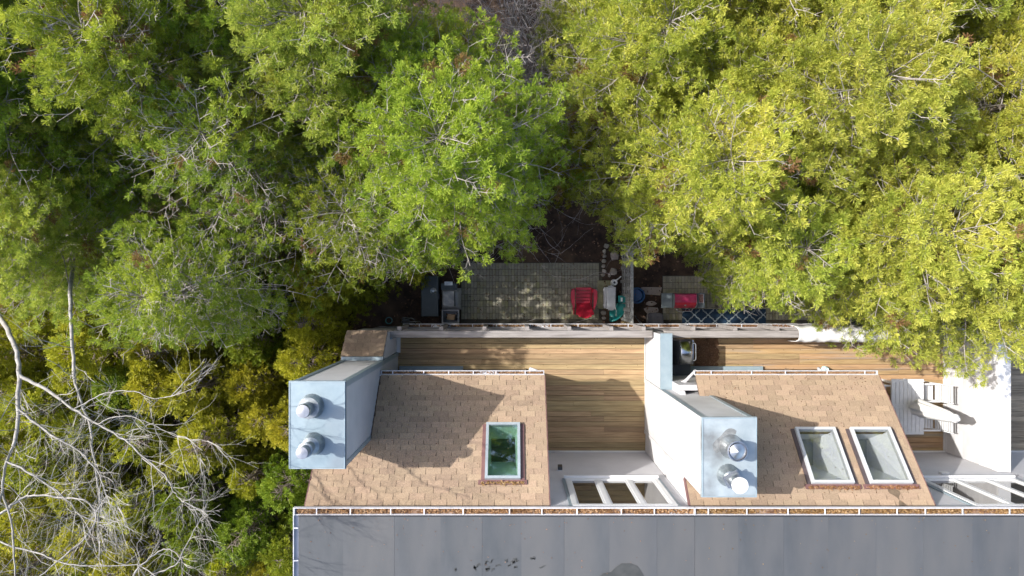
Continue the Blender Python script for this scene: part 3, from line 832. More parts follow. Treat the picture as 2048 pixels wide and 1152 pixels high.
def tufts(C, A, tint, K, length, width, spread, name, m, parent, rs, flat=0.0):
    """needle tufts: K thin diamonds fanning out round axis A from every centre C"""
    C = np.repeat(C, K, 0); A = np.repeat(A, K, 0); T = np.repeat(tint, K)
    n = len(C)
    rnd = rs.normal(size=(n, 3)); rnd[:, 2] *= (1 - flat)
    D = A + rnd * spread; D /= np.linalg.norm(D, axis=1, keepdims=True) + 1e-9
    L_ = (length * rs.uniform(.65, 1.2, n))[:, None]
    S = np.cross(D, rs.normal(size=(n, 3))); S /= np.linalg.norm(S, axis=1, keepdims=True) + 1e-9
    wv = (width * rs.uniform(.7, 1.3, n))[:, None]
    tip = C + D * L_
    V = np.stack([C, tip - S * wv, tip + S * wv], 1).reshape(-1, 3)
    Fc = np.arange(3 * n).reshape(n, 3)
    T = np.where(np.repeat(T, 3) < -.5, -1.0, np.clip(np.repeat(T + rs.normal(0, .07, n), 3), 0, 1))
    return mesh_obj(name, V, Fc, m, parent, origin=tuple(WLOC[parent.name]), tint=T)

# outline of the canopy above the yards: the pines are kept clear of the houses and the patios
KX = [-40, -5.2, -4.2, -3.4, -2.0, -1.14, -.26, .62, .72, 1.7, 2.35, 2.5, 3.0, 3.6, 4.6, 5.0, 5.3, 5.55, 5.95, 6.25, 6.6, 7.0, 7.9, 8.9, 9.6, 10.7, 11.4, 40]
KY = [-1.6, -1.2, -.7, -.05, .45, .05, .0, .55, 2.0, 2.1, 1.9, .55, .45, 1.0, .95, .65, .35, -.3, -.85, -.2, .3, -.5, -1.1, -2.1, -2.1, -1.9, -2.0, -2.2]
def clear_y(x): return np.interp(x, KX, KY)
def in_house(p):
    return (p[:, 0] > -4.5) & (p[:, 1] < -1.0) & (p[:, 2] < 2.9)

def pine(X, Y, top, base, Rad, m, label, seed, dens=1.0, lean=(0, 0), tint0=.5, group='pines behind the houses', nl=.105, prune=True, z0=0.0, K=24, wd=.0068, gap=1.0):
    rs = np.random.RandomState(seed); rr = random.Random(seed)
    t = thing('pine_tree', (X, Y, z0), label, 'tree', group)
    trunk = Segs(); limbs = Segs()
    n = 12
    tp = []
    for i in range(n + 1):
        f = i / n
        tp.append(Vector((X + lean[0] * f + .12 * math.sin(f * 5 + seed), Y + lean[1] * f + .12 * math.sin(f * 4 + seed * 2), z0 + (top - z0) * f)))
    r0 = .035 + .012 * top
    trunk.path([tuple(p) for p in tp], r0, .018)
    def trunk_at(z):
        f = max(0, min(.999, (z - z0) / (top - z0))) * n; i = int(f); return tp[i].lerp(tp[i + 1], f - i)
    C = []; A = []; T = []
    z = base; az = rr.uniform(0, 6.28)
    up = Vector((0, 0, 1))
    while z < top - .05:
        f = (z - base) / (top - base)
        prof = math.sqrt(max(.02, 1 - (f * .97) ** 2.2)) * (.72 + .28 * min(1, f * 4 + .15))
        nb = rr.choice([4, 5, 5, 6])
        for k in range(nb):
            az += 6.283 / nb + rr.uniform(-.35, .35)
            L_ = Rad * prof * rr.uniform(.70, 1.12)
            el = -.06 + .65 * f ** 1.6 + rr.uniform(-.12, .14)
            d = Vector((math.cos(az) * math.cos(el), math.sin(az) * math.cos(el), math.sin(el)))
            p = trunk_at(z); pts = [p.copy()]; m_ = max(5, int(L_ / .28)); st = L_ / m_
            dead = rr.random() < (.16 if f < .45 else .05)
            for i in range(m_):
                d = (d + Vector((rr.uniform(-.16, .16), rr.uniform(-.16, .16), rr.uniform(-.05, .11)))).normalized()
                p = p + d * st; pts.append(p.copy())
            # keep clear of the yards
            if prune:
                cut = len(pts)
                for i, q in enumerate(pts):
                    if q.y < clear_y(q.x) + .15 * math.sin(q.x * 7 + seed): cut = i; break
                pts = pts[:cut]
            if len(pts) < 3: continue
            rb = .008 + .0065 * L_
            limbs.path([tuple(q) for q in pts], rb, .006)
            # side twigs
            s = (.20 - .14 * f) if not dead else .3
            side = 1
            while s < 1.0:
                i = s * (len(pts) - 1); q = pts[int(i)].lerp(pts[min(int(i) + 1, len(pts) - 1)], i - int(i))
                dd = (pts[min(int(i) + 1, len(pts) - 1)] - pts[int(i)]).normalized()
                hz = Vector((-dd.y, dd.x, 0)).normalized() * side
                sd = (dd * rr.uniform(.45, .9) + hz * rr.uniform(.6, 1.0) + up * rr.uniform(-.05, .30)).normalized()
                sl = min(.95, (.34 + .42 * L_ * (1 - s)) * rr.uniform(.55, 1.0))
                side = -side
                m2 = max(2, int(sl / .16)); e = q.copy(); sp = [e.copy()]
                for _ in range(m2):
                    sd = (sd + Vector((rr.uniform(-.2, .2), rr.uniform(-.2, .2), rr.uniform(-.06, .13)))).normalized()
                    e = e + sd * (sl / m2); sp.append(e.copy())
                limbs.path([tuple(x_) for x_ in sp], .006, .003)
                green = (not dead) and s > .22 - .30 * f
                brown = rr.random() < .03
                for j in range(1, len(sp)):
                    for sd2 in ((-1, 1) if j < len(sp) - 1 else (0, -1, 1)):
                        h2 = Vector((-sd.y, sd.x, 0)).normalized() * sd2
                        td = (sd * .8 + h2 * rr.uniform(.5, 1.0) + up * rr.uniform(-.1, .45)).normalized()
                        tl = rr.uniform(.06, .17)
                        e2 = sp[j] + td * tl
                        if prune and e2.y < clear_y(e2.x): continue
                        limbs.add(tuple(sp[j]), tuple(e2), .0036, .0025)
                        if green and rr.random() < .92 * dens:
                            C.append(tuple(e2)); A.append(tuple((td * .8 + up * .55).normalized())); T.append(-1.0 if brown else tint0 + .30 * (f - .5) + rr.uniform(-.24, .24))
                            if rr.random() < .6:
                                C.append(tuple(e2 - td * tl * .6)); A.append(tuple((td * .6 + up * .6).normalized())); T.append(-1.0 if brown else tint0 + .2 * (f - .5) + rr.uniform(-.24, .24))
                s += rr.uniform(.075, .14) * (1.9 / max(L_, .7)) ** .75
        z += rr.uniform(.24, .40) * (1.15 - .45 * f) * gap
    for _ in range(60):          # leader shoots
        q = tp[-1] + Vector((rr.gauss(0, .22), rr.gauss(0, .22), rr.uniform(-.75, .08)))
        C.append(tuple(q)); A.append((rr.uniform(-.4, .4), rr.uniform(-.4, .4), .9)); T.append(tint0 + .15 + rr.uniform(-.2, .2))
    trunk.build('trunk', 'bark_pine', t)
    limbs.build('branches', 'bark_grey', t)
    C = np.array(C); A = np.array(A); T = np.array(T)
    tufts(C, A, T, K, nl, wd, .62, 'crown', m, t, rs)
    return t, len(C)

def copy_tree(src, loc, rz, sc_, label, group=None):
    r = bpy.data.objects.new(src.name.split('.')[0], None); r.empty_display_size = .2
    link(r, None, loc); r.rotation_euler = (0, 0, rz); r.scale = (sc_, sc_, sc_)
    tag(r, label, src['category'], group or src.get('group'))
    for ch in [o for o in COL.objects if o.parent == src]:
        c_ = ch.copy(); COL.objects.link(c_); c_.parent = r
    return r

def cedar(X, Y, top, Rad, m, label, seed, dens=1.0, group='cedars beside the houses', tint0=.5, z0=-.05, name='cedar_tree'):
    rs = np.random.RandomState(seed); rr = random.Random(seed)
    t = thing(name, (X, Y, z0), label, 'tree', group)
    trunk = Segs(); trunk.path([(X, Y, z0), (X + .03, Y, z0 + top * .5), (X, Y + .02, top)], .05 + .012 * top, .012)
    limbs = Segs(); C = []; A = []; T = []
    nbr = int(26 * top * Rad * dens)
    for k in range(nbr):
        f = rr.random() ** 1.25; z = z0 + .35 + (top - .4 - z0) * f; az = rr.uniform(0, 6.283)
        L_ = Rad * (1 - f) ** .55 * rr.uniform(.7, 1.12) + .1
        p = Vector((X, Y, z)); d = Vector((math.cos(az), math.sin(az), rr.uniform(.1, .7))).normalized()
        pts = [tuple(p)]
        m_ = 4
        for i in range(m_):
            d = (d + Vector((rr.uniform(-.15, .15), rr.uniform(-.15, .15), rr.uniform(-.05, .12)))).normalized()
            p = p + d * (L_ / m_); pts.append(tuple(p))
            if i >= 1:
                for _ in range(3):
                    sd = (d + Vector((rr.uniform(-1, 1), rr.uniform(-1, 1), rr.uniform(-.3, .5)))).normalized()
                    e = p + sd * rr.uniform(.05, .20)
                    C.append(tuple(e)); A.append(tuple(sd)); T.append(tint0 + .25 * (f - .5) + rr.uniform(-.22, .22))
        limbs.path(pts, .011, .004)
    trunk.build('trunk', 'bark_pine', t); limbs.build('branches', 'bark_pine', t)
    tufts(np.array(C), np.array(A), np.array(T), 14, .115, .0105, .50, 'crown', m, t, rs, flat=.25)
    return t

def sprout(segs, p, d, r, L_, depth, rr, gravity=.0, spread=.6, split=(2, 3)):
    """bare twig recursion"""
    n = max(3, int(L_ / .15)); pts = [p.copy()]
    for i in range(n):
        d = (d + Vector((rr.uniform(-.30, .30), rr.uniform(-.30, .30), rr.uniform(-.20, .25) - gravity))).normalized()
        p = p + d * (L_ / n); pts.append(p.copy())
    segs.path([tuple(q) for q in pts], r, r * .55)
    if depth <= 0: return
    for k in range(rr.randint(*split) + (1 if depth > 1 else 0)):
        i = rr.randint(max(1, n // 3), n); q = pts[i]
        ax = Vector((rr.uniform(-1, 1), rr.uniform(-1, 1), rr.uniform(-.45, .6)))
        nd = (d + ax * spread).normalized()
        sprout(segs, q, nd, r * .55, L_ * rr.uniform(.5, .8), depth - 1, rr, gravity, spread, split)

def bare_shrub(X, Y, hgt, Rad, n, label, seed, m='twig_dead', group='bare shrubs under the pines', depth=3, name='bare_shrub', r=.012):
    rr = random.Random(seed); t = thing(name, (X, Y, -.05), label, 'shrub', group)
    sg_ = Segs()
    for k in range(n):
        a = rr.uniform(0, 6.28); o = rr.uniform(.15, 1.0)
        d = Vector((math.cos(a) * o * Rad / hgt, math.sin(a) * o * Rad / hgt, 1)).normalized()
        sprout(sg_, Vector((X + rr.uniform(-.15, .15), Y + rr.uniform(-.15, .15), -.08)), d, r * rr.uniform(.7, 1.3), hgt * rr.uniform(.5, .75), depth, rr, spread=.75)
    sg_.build('stems', m, t, thick=.05)
    return t


# ------------------------------------------------------------------ vegetation: placement
PINES = [
 # X, Y, top, crown base, radius, material, tint, lean, dens, gap, label
 (-1.35, 2.85, 10.2, 3.0, 2.75, 'needles_deep', .66, (.2, -.3), 1.0, 1.0, 'broad green pine leaning over the edge of the paved patio'),
 (-3.2, 1.8, 8.4, 3.6, 2.0, 'needles_deep', .45, (0, -.2), .5, 1.6, 'thin-crowned pine above the black storage box'),
 (-5.6, 2.9, 9.6, 3.8, 2.3, 'needles_deep', .45, (0, 0), .5, 1.6, 'dark green pine behind the thin-crowned one by the storage box'),
 (-3.6, 4.7, 10.4, 3.4, 2.6, 'needles_bright', .40, (0, 0), 1.0, 1.0, 'tall yellow-green pine beside the tangle of bare grey twigs'),
 (-7.2, 4.2, 10.6, 3.6, 2.4, 'needles_deep', .48, (0, 0), .85, 1.0, 'shaded dark pine with sparse open branches'),
 (-6.9, -.1, 9.2, 3.6, 1.9, 'needles_deep', .52, (-.1, 0), .62, 1.15, 'open pine with green tufts over the bare white limbs'),
 (3.95, 2.65, 9.4, 2.4, 2.5, 'needles_bright', .44, (0, -.2), 1.1, 1.0, 'sunlit yellow-green pine reaching over the lattice fence'),
 (5.75, 1.05, 8.2, 2.2, 2.0, 'needles_bright', .55, (.2, -.3), 1.15, 1.0, 'bushy sunlit pine hanging over the navy rug'),
 (7.9, 1.2, 9.6, 2.6, 2.5, 'needles_bright', .62, (.2, -.3), 1.1, 1.0, 'golden-green pine overhanging the white cloth on the railing'),
 (9.9, .5, 9.4, 2.8, 2.4, 'needles_bright', .68, (0, -.3), 1.1, 1.0, 'golden-green pine overhanging the white privacy wall'),
 (6.6, 3.8, 10.2, 3.0, 2.6, 'needles_bright', .56, (0, 0), 1.1, 1.0, 'sunlit yellow-green pine right behind the bushy one over the rug'),
 (3.1, 5.2, 8.6, 2.6, 2.4, 'needles_bright', .36, (0, 0), 1.1, 1.0, 'grey-green pine with many dead twigs behind the lattice fence pine'),
]
ntuft = 0; PT = []
for i, (X, Y, top, base, rad, mt_, ti, ln, de, gp, lb) in enumerate(PINES):
    t_, c_ = pine(X, Y, top, base, rad * 1.10, mt_, lb, 100 + i * 7, dens=de, lean=ln, tint0=ti, gap=gp)
    ntuft += c_; PT.append(t_)
GP = 'pines behind the houses'
for (src, X, Y, rz, k, lb) in [
    (4, -10.1, 3.5, 1.9, .96, 'shaded dark pine with sparse open branches'),
    (4, -6.4, 7.0, 3.4, 1.02, 'shaded dark pine with sparse open branches'),
    (4, -10.8, 5.8, 4.9, 1.06, 'shaded dark pine with sparse open branches'),
    (4, -8.8, 7.9, .7, 1.0, 'shaded dark pine with sparse open branches'),
    (10, 9.7, 3.7, 2.1, .98, 'sunlit yellow-green pine behind the golden ones by the privacy wall'),
    (10, 5.2, 6.7, 4.0, .97, 'sunlit yellow-green pine deep in the grove, two rows behind the rug'),
    (10, 8.5, 6.7, 5.3, 1.0, 'sunlit yellow-green pine deep in the grove, behind the privacy wall pines'),
    (10, 12.3, 2.6, 1.1, .94, 'sunlit yellow-green pine standing past the privacy wall'),
    (10, 12.2, 6.0, 3.0, .98, 'sunlit yellow-green pine deep in the grove, past the privacy wall'),
    (10, 4.9, 4.4, .4, .80, 'smaller yellow-green pine squeezed between the fence pine and the rug pine'),
    (10, 8.0, 2.9, 3.7, .84, 'smaller yellow-green pine squeezed behind the golden pine over the cloth'),
    (4, -5.3, 5.3, 2.6, .88, 'smaller shaded pine squeezed between the tall yellow-green pine and the dark ones'),
    (11, 1.9, 6.6, 1.2, .62, 'low grey-green pine close by the tangle of bare grey twigs'),
    (10, 11.4, 1.0, 5.0, .86, 'sunlit yellow-green pine hanging past the far end of the privacy wall'),
    (10, 7.2, 5.4, 1.7, .85, 'mid-sized yellow-green pine in the middle of the sunlit grove'),
    (10, 6.9, 8.3, 2.9, .95, 'sunlit yellow-green pine at the very back of the grove'),
    (10, 10.8, 8.0, .3, .95, 'sunlit yellow-green pine at the back corner of the grove'),
    (4, -4.6, 7.4, 5.6, .95, 'shaded dark pine with sparse open branches'),
    (4, -11.9, 3.9, 2.2, .95, 'shaded dark pine with sparse open branches'),
    (4, -2.4, 4.0, 3.1, .86, 'shaded pine filling the space behind the broad patio pine'),
    (3, -5.2, 3.9, 5.0, .86, 'yellow-green pine behind the dark one by the thin-crowned pine'),
    (3, -10.2, 1.2, .4, .84, 'yellow-green pine above the start of the white limbs'),
    (3, -9.4, 4.0, .9, .80, 'low yellow-green pine hemmed in by the shaded dark ones'),
    (3, -8.4, 5.9, 2.9, .92, 'yellow-green pine standing among the shaded dark ones'),
    (3, -1.7, 5.0, 1.0, .70, 'smaller yellow-green pine between the patio pine and the bare grey twigs'),
    (11, 3.2, 8.3, 2.5, .95, 'grey-green pine with dead twigs at the back of the grove'),
    (11, -2.2, 9.8, 4.4, .80, 'lower grey-green pine just behind the tangle of bare grey twigs'),
    ]:
    copy_tree(PT[src], (X, Y, 0), rz, k, lb, GP)
print('pine tufts', ntuft)

CED = []
rr = random.Random(5)
spots = []
for k in range(900):
    x = rr.uniform(-14.5, -5.1); y = rr.uniform(-8.2, 1.4)
    if x > -5.6 and y < -.9 and y > -4.9: continue
    if any((x - a) ** 2 + (y - b_) ** 2 < .98 ** 2 for a, b_ in spots): continue
    spots.append((x, y))
SRC = {}
for k, (x, y) in enumerate(spots):
    h_ = rr.uniform(3.2, 4.6) if x > -8 else rr.uniform(3.6, 5.2)
    green = (x > -6.6 and y < -3.8) or rr.random() < .15
    lb = 'fresh green cedar by the end of the grey roof' if (green and x > -6.6 and y < -3.8) else ('green cedar among the olive ones of the thicket' if green else 'olive cedar in the thicket below the bare white tree')
    gp = 'green cedars by the houses' if green else 'olive cedars left of the houses'
    key = (green, rr.randint(0, 2))
    if key not in SRC:
        SRC[key] = cedar(x, y, 4.2, 1.0, 'cedar_green' if green else 'cedar_leaf', lb, 300 + k, dens=1.35, group=gp, tint0=.5 if green else .52)
    else:
        copy_tree(SRC[key], (x, y, -.05), rr.uniform(0, 6.28), h_ / 4.2, lb, gp)
# cedars standing in the grove
for k, (x, y, h_, r_, lb) in enumerate([
    (1.55, 3.55, 4.6, 1.15, 'dark yellow-green cedar at the head of the mulch bed'),
    (.45, 4.3, 5.0, 1.1, 'yellow-green cedar behind the mulch bed, below the bare grey twigs'),
    (-2.9, .9, 3.0, .8, 'small olive cedar behind the black storage box'),
    (-4.6, .2, 3.4, .9, 'small olive cedar near the closet roof corner'),
    (7.95, -.15, 1.0, .42, 'low yellow shrub in the shade beside the grey plank'),
    ]):
    cedar(x, y, h_, r_, 'cedar_leaf', lb, 500 + k, tint0=.45 if k < 2 else .5, group=None)

# bare shrubs
bare_shrub(.40, 5.9, 6.2, 2.2, 64, 'dense rounded tangle of bare grey twigs among the pines', 41, group=None, depth=3, r=.016)
for k, (x, y, h_, r_, n_) in enumerate([(-12.2, 3.6, 3.0, 1.6, 16), (-11.0, 1.4, 3.2, 1.6, 16), (-8.8, 4.6, 3.0, 1.5, 14), (-6.6, 3.2, 2.8, 1.4, 12), (-9.2, 2.0, 3.0, 1.4, 14), (-13.0, .4, 3.4, 1.6, 14), (-4.2, 3.2, 2.6, 1.2, 10), (-1.8, 1.5, 2.2, .9, 8)]):
    bare_shrub(x, y, h_, r_, n_, 'thin bare shrub of pale twigs under the shaded pines', 60 + k)

# bare deciduous trees with pale limbs, traced limb by limb
def bare_tree(base, limbs_, label, seed, m='bark_white', twig=1.0):
    """limbs: list of (x, y, z) photo points with heights, start radius, end radius"""
    rr = random.Random(seed); t = thing('bare_tree', base, label, 'tree', 'bare white trees')
    tr = Segs(); sg_ = Segs()
    for (p3, ra, rb, first) in limbs_:
        pts = [Vector(px(x, y, z)) for x, y, z in p3]
        fine = []
        ex = [pts[0] * 2 - pts[1]] + pts + [pts[-1] * 2 - pts[-2]]
        for k in range(1, len(ex) - 2):
            a, b_, c_, d_ = ex[k - 1], ex[k], ex[k + 1], ex[k + 2]
            for q in range(5):
                u = q / 5
                fine.append(.5 * ((2 * b_) + (c_ - a) * u + (2 * a - 5 * b_ + 4 * c_ - d_) * u * u + (3 * b_ - a - 3 * c_ + d_) * u ** 3) + Vector((rr.uniform(-.014, .014), rr.uniform(-.014, .014), rr.uniform(-.014, .014))))
        fine.append(pts[-1])
        tr.path([tuple(p) for p in fine], ra, rb)
        for i in range(first * 5 + 2, len(fine)):
            f = i / len(fine); d = (fine[i] - fine[i - 1]).normalized()
            if rr.random() < .66 * twig:
                ax = Vector((rr.uniform(-1, 1), rr.uniform(-1, 1), rr.uniform(-.3, .8)))
                sprout(sg_, fine[i], (d * .7 + ax).normalized(), max(.0052, (ra + (rb - ra) * f) * .26), rr.uniform(.4, 1.05), 3, rr, spread=.75, split=(1, 2))
        d = (fine[-1] - fine[-2]).normalized()
        for _ in range(3): sprout(sg_, fine[-1], (d + Vector((rr.uniform(-.5, .5), rr.uniform(-.5, .5), rr.uniform(-.2, .4)))).normalized(), rb * .8, .7, 2, rr)
    tr.build('trunk', m, t); sg_.build('branches', m, t)
    return t
def ramp(pts, z0, z1):
    n = len(pts) - 1; return [(x, y, z0 + (z1 - z0) * i / n) for i, (x, y) in enumerate(pts)]
bare_tree(px(-90, 500, 0), [
    ([(-90, 500, -.1), (-60, 545, 3.5), (-15, 610, 6.8), (20, 670, 8.4)] + ramp([(38, 730), (36, 800), (33, 871), (13, 924), (0, 995), (-30, 1060)], 8.9, 11.0), .058, .018, 4),
    ([(37.6, 750, 9.02)] + ramp([(89, 778), (147, 818), (195, 849), (249, 880), (284, 911), (329, 951), (351, 987), (369, 1004)], 9.2, 11.2), .035, .008, 1),
    (ramp([(195, 849), (235, 832), (280, 838), (325, 858), (380, 880)], 9.77, 11.2), .015, .006, 0),
    (ramp([(147, 818), (200, 790), (255, 782), (310, 796), (350, 790)], 9.486, 11.0), .014, .006, 0),
    (ramp([(35.2, 820), (102, 869), (147, 895), (195, 942), (213, 991)], 9.44, 10.8), .030, .009, 0),
    (ramp([(13, 924), (62, 947), (124, 991), (160, 1030)], 10.16, 10.8), .026, .009, 0),
    (ramp([(3, 980), (25, 1060), (30, 1152)], 10.49, 10.8), .022, .014, 0),
    ], 'bare white tree with a thick curving stem and a long limb reaching toward the chimney', 71)
bare_tree(px(185, 420, 0), [
    ([(185, 420, -.1), (165, 465, 3.2), (148, 520, 6.2)] + ramp([(140, 590), (142, 644), (147, 729), (153, 778), (178, 849), (187, 915), (195, 960), (200, 1009), (195, 1053)], 8.0, 10.8), .050, .010, 4),
    ], 'slender bare white tree whose thin stem crosses the long limb', 74)
bare_tree(px(-160, 985, 0), [
    ([(-160, 985, -.1), (-110, 1015, 4.5), (-55, 1040, 8.0)] + ramp([(0, 1027), (36, 1000), (67, 991), (124, 995), (169, 1000), (191, 1027), (178, 1067), (120, 1120), (80, 1152)], 9.0, 10.4), .036, .012, 3),
    ([(-55, 1040, 8.0)] + ramp([(0, 1085), (80, 1107), (116, 1124), (178, 1133), (275, 1129)], 8.6, 9.8), .028, .010, 1),
    ], 'bare white tree with a looping limb low over the cedars', 75)
bare_tree(px(318, 1235, 0), [
    ([(318, 1235, -.1), (290, 1190, 3.5)] + ramp([(267, 1152), (311, 1107), (338, 1098), (364, 1120)], 6.2, 7.2), .036, .012, 2),
    ([(290, 1190, 3.5), (300, 1152, 5.5)] + ramp([(350, 1130), (372, 1090), (400, 1040)], 6.4, 7.6), .030, .008, 1),
    ], 'low bare white tree rising out of the cedars near the grey roof end', 73)
# a long dead stick hanging in the gap between pine and cedars
rr = random.Random(8)
t = thing('dead_branch', px(505, 668, 3.2), 'long thin pale dead branch hanging above the dark cedars', 'branch')
s_ = Segs(); pts = [Vector(px(x, y, z)) for (x, y, z) in ((437, 505, 6.0), (441, 540, 5.7), (452, 575, 5.3), (468, 610, 4.7), (483, 636, 4.2), (496, 655, 3.6), (506, 669, 3.2))]
s_.path([tuple(p) for p in pts], .028, .012)
s_.path([tuple(pts[4]), tuple(pts[4] + Vector((.1, .06, .05)))], .012, .006)
s_.build('stick', 'bark_white', t)

# dead leaves over the mulch
n = 16000
P_ = np.stack([NR.uniform(-15, 13, n), NR.uniform(-7.5, 9.5, n), np.zeros(n)], 1)
ok = ~((P_[:, 0] > -4.25) & (P_[:, 1] < -1.2)) & ~((P_[:, 0] > -1.66) & (P_[:, 0] < 2.9) & (P_[:, 1] < .84)) & ~((P_[:, 0] > 4.78) & (P_[:, 1] < .42))
P_ = P_[ok]; P_[:, 2] = .05 + NR.uniform(0, .03, len(P_))
far = (P_[:, 1] > 1.5) | (P_[:, 0] < -9)
P_[far, 2] += .05
flakes('fallen_leaves', P_, .04, 'dead_leaf', tmin=.0, tmax=.9)

# needles and leaves that have blown onto roofs, decks and paving
def strew(name, n, fn, size, parent=None, m='dead_leaf'):
    flakes(name, [fn() for _ in range(n)], size, m, parent, tilt=.25, tmin=.2)
u = R.uniform
strew('leaf_litter', 150, lambda: tuple(slope_pt(u(-4.2, .7), 3.2 * u(0, 1) ** 2 + .05, .022)), .016, roof1)
strew('leaf_litter', 200, lambda: tuple(slope_pt(u(4.8, 8.7), 3.2 * u(0, 1) ** 2 + .05, .022)), .016, roof2)
strew('leaf_litter', 120, lambda: (u(-4.2, 3.6), -4.65 - 1.6 * u(0, 1) ** 2, ZR - .012), .014, fr1)
strew('leaf_litter', 120, lambda: (u(3.8, 12), -4.65 - 1.6 * u(0, 1) ** 2, ZR - .012), .014, fr2)
strew('fallen_leaves', 170, lambda: (u(-3.0, 3.6), -1.4 - .9 * u(0, 1) ** 1.6, ZD + .008), .016, U1)
strew('fallen_leaves', 130, lambda: (u(5.0, 11.9), -1.4 - .9 * u(0, 1) ** 1.6, ZD + .008), .016, U2)
strew('fallen_leaves', 420, lambda: (u(-1.6, 2.8), .78 - 1.9 * u(0, 1), .012), .022)
strew('fallen_leaves', 220, lambda: (u(4.9, 10.9), .3 - 1.4 * u(0, 1), .012), .022)
# soot on the worn chimney cap, damp stain on the shingles
cc = px(1462, 893, zc2); pts = []
for k in range(15):
    a = math.radians(70 + 135 * k / 14); r_ = .32 + .035 * math.sin(k * .7); pts.append((cc[0] + r_ * math.cos(a), cc[1] + r_ * math.sin(a)))
for k in range(15):
    a = math.radians(205 - 135 * k / 14); r_ = .245; pts.append((cc[0] + r_ * math.cos(a), cc[1] + r_ * math.sin(a)))
mat('soot', (.10, .11, .115), (.19, .20, .205), scale=12, rough=.7)
B().prism(pts, zc2 + .0005, zc2 + .0015).build('soot_mark', 'soot', ch2)
mat('damp', (.095, .068, .045), (.15, .11, .075), scale=14, rough=.95)
b = B(); top = []; bot = []
for k in range(9):
    d_ = 2.90 + .40 * k / 8; xc_ = 8.05 + .10 * k / 8; w_ = (.06 + .05 * math.sin(k * .9 + .6)) * R.uniform(.8, 1.2)
    top.append(slope_pt(xc_ + w_, d_, .0185)); bot.append(slope_pt(xc_ - w_, d_, .0185))
for k in range(8): b.add([bot[k], top[k], top[k + 1], bot[k + 1]], [(0, 1, 2, 3)])
b.build('damp_stain', 'damp', roof2)

# ------------------------------------------------------------------ things in the yards
def stone(x, y, rx, ry, h, label, seed, m='stone', group='stones along the mulch bed', z=0.0, rot=0):
    rr = random.Random(seed); n1, n2 = 9, 4
    vs = []; fs = []
    ca, sa = math.cos(rot), math.sin(rot)
    off = [rr.uniform(.82, 1.15) for _ in range(n1)]
    for j, (rf, hf) in enumerate(((.92, 0), (1.0, .45), (.78, .9), (.35, 1.0))):
        for i in range(n1):
            a = 2 * math.pi * i / n1; k = rf * off[i] * rr.uniform(.95, 1.05)
            lx, ly = rx * k * math.cos(a), ry * k * math.sin(a)
            vs.append((x + lx * ca - ly * sa, y + lx * sa + ly * ca, z - .02 + h * hf * rr.uniform(.92, 1.05)))
    for j in range(n2 - 1):
        for i in range(n1): i2 = (i + 1) % n1; fs.append((j * n1 + i, j * n1 + i2, (j + 1) * n1 + i2, (j + 1) * n1 + i))
    fs.append(tuple(range((n2 - 1) * n1, n2 * n1))); fs.append(tuple(reversed(range(n1))))
    o = mesh_obj('stone', vs, fs, m, None, smooth=False); return tag(o, label, 'stone', group)

LB = 'small rounded tan stone in the border row beside the mulch bed'
for k, (x, y, a, b_) in enumerate([(1208, 522, 5, 4), (1207, 532, 4.5, 4), (1208, 542, 4.5, 4.5), (1206, 550, 4, 4), (1213, 492, 5.5, 5), (1209, 503, 3.5, 5), (1209, 512, 4, 4.5), (1233, 403, 4, 4.5), (1236, 396, 5, 5), (1231, 381, 5.5, 4), (1234, 388, 4, 4), (1219, 551, 3.5, 3.5)]):
    p = px(x, y, .05); stone(p[0], p[1], a * .016, b_ * .016, .11, LB, 20 + k)
p = px(1227, 543, .05); stone(p[0], p[1], .125, .12, .14, 'large round tan stone lying in the bed above the grey lidded bin', 51, group=None)
p = px(1229, 511, .05); stone(p[0], p[1], .13, .17, .13, 'pale grey wedge-shaped stone in the bed beside the border row', 52, m='stone_slab', group=None)
p = px(1207, 626, .05); stone(p[0], p[1], .085, .08, .12, 'pale rounded stone between the red chair and the teal scoop', 53, group=None)
p = px(1208, 636, .05); stone(p[0], p[1], .07, .06, .09, 'small brown stone by the gutter below the pale rounded stone', 54, group=None)
p = px(1303, 582, .04); q = B().prism([(p[0] - .31, p[1] - .10), (p[0] + .28, p[1] - .14), (p[0] + .33, p[1] + .12), (p[0] - .32, p[1] + .125)], -.03, .05)
tag(q.build('stone_slab', 'stone_slab'), 'flat pinkish rectangular stone slab left of the red grill', 'stone slab')
p = px(1303, 607, .04); stone(p[0], p[1], .16, .085, .06, 'small flat brown stepping stone between the pink slab and the large flat stone', 56, m='stone_slab', group=None)
p = px(1304, 620, .04); stone(p[0], p[1], .25, .115, .07, 'large flat brown stepping stone above the grey pouf', 57, m='stone_slab', group=None)

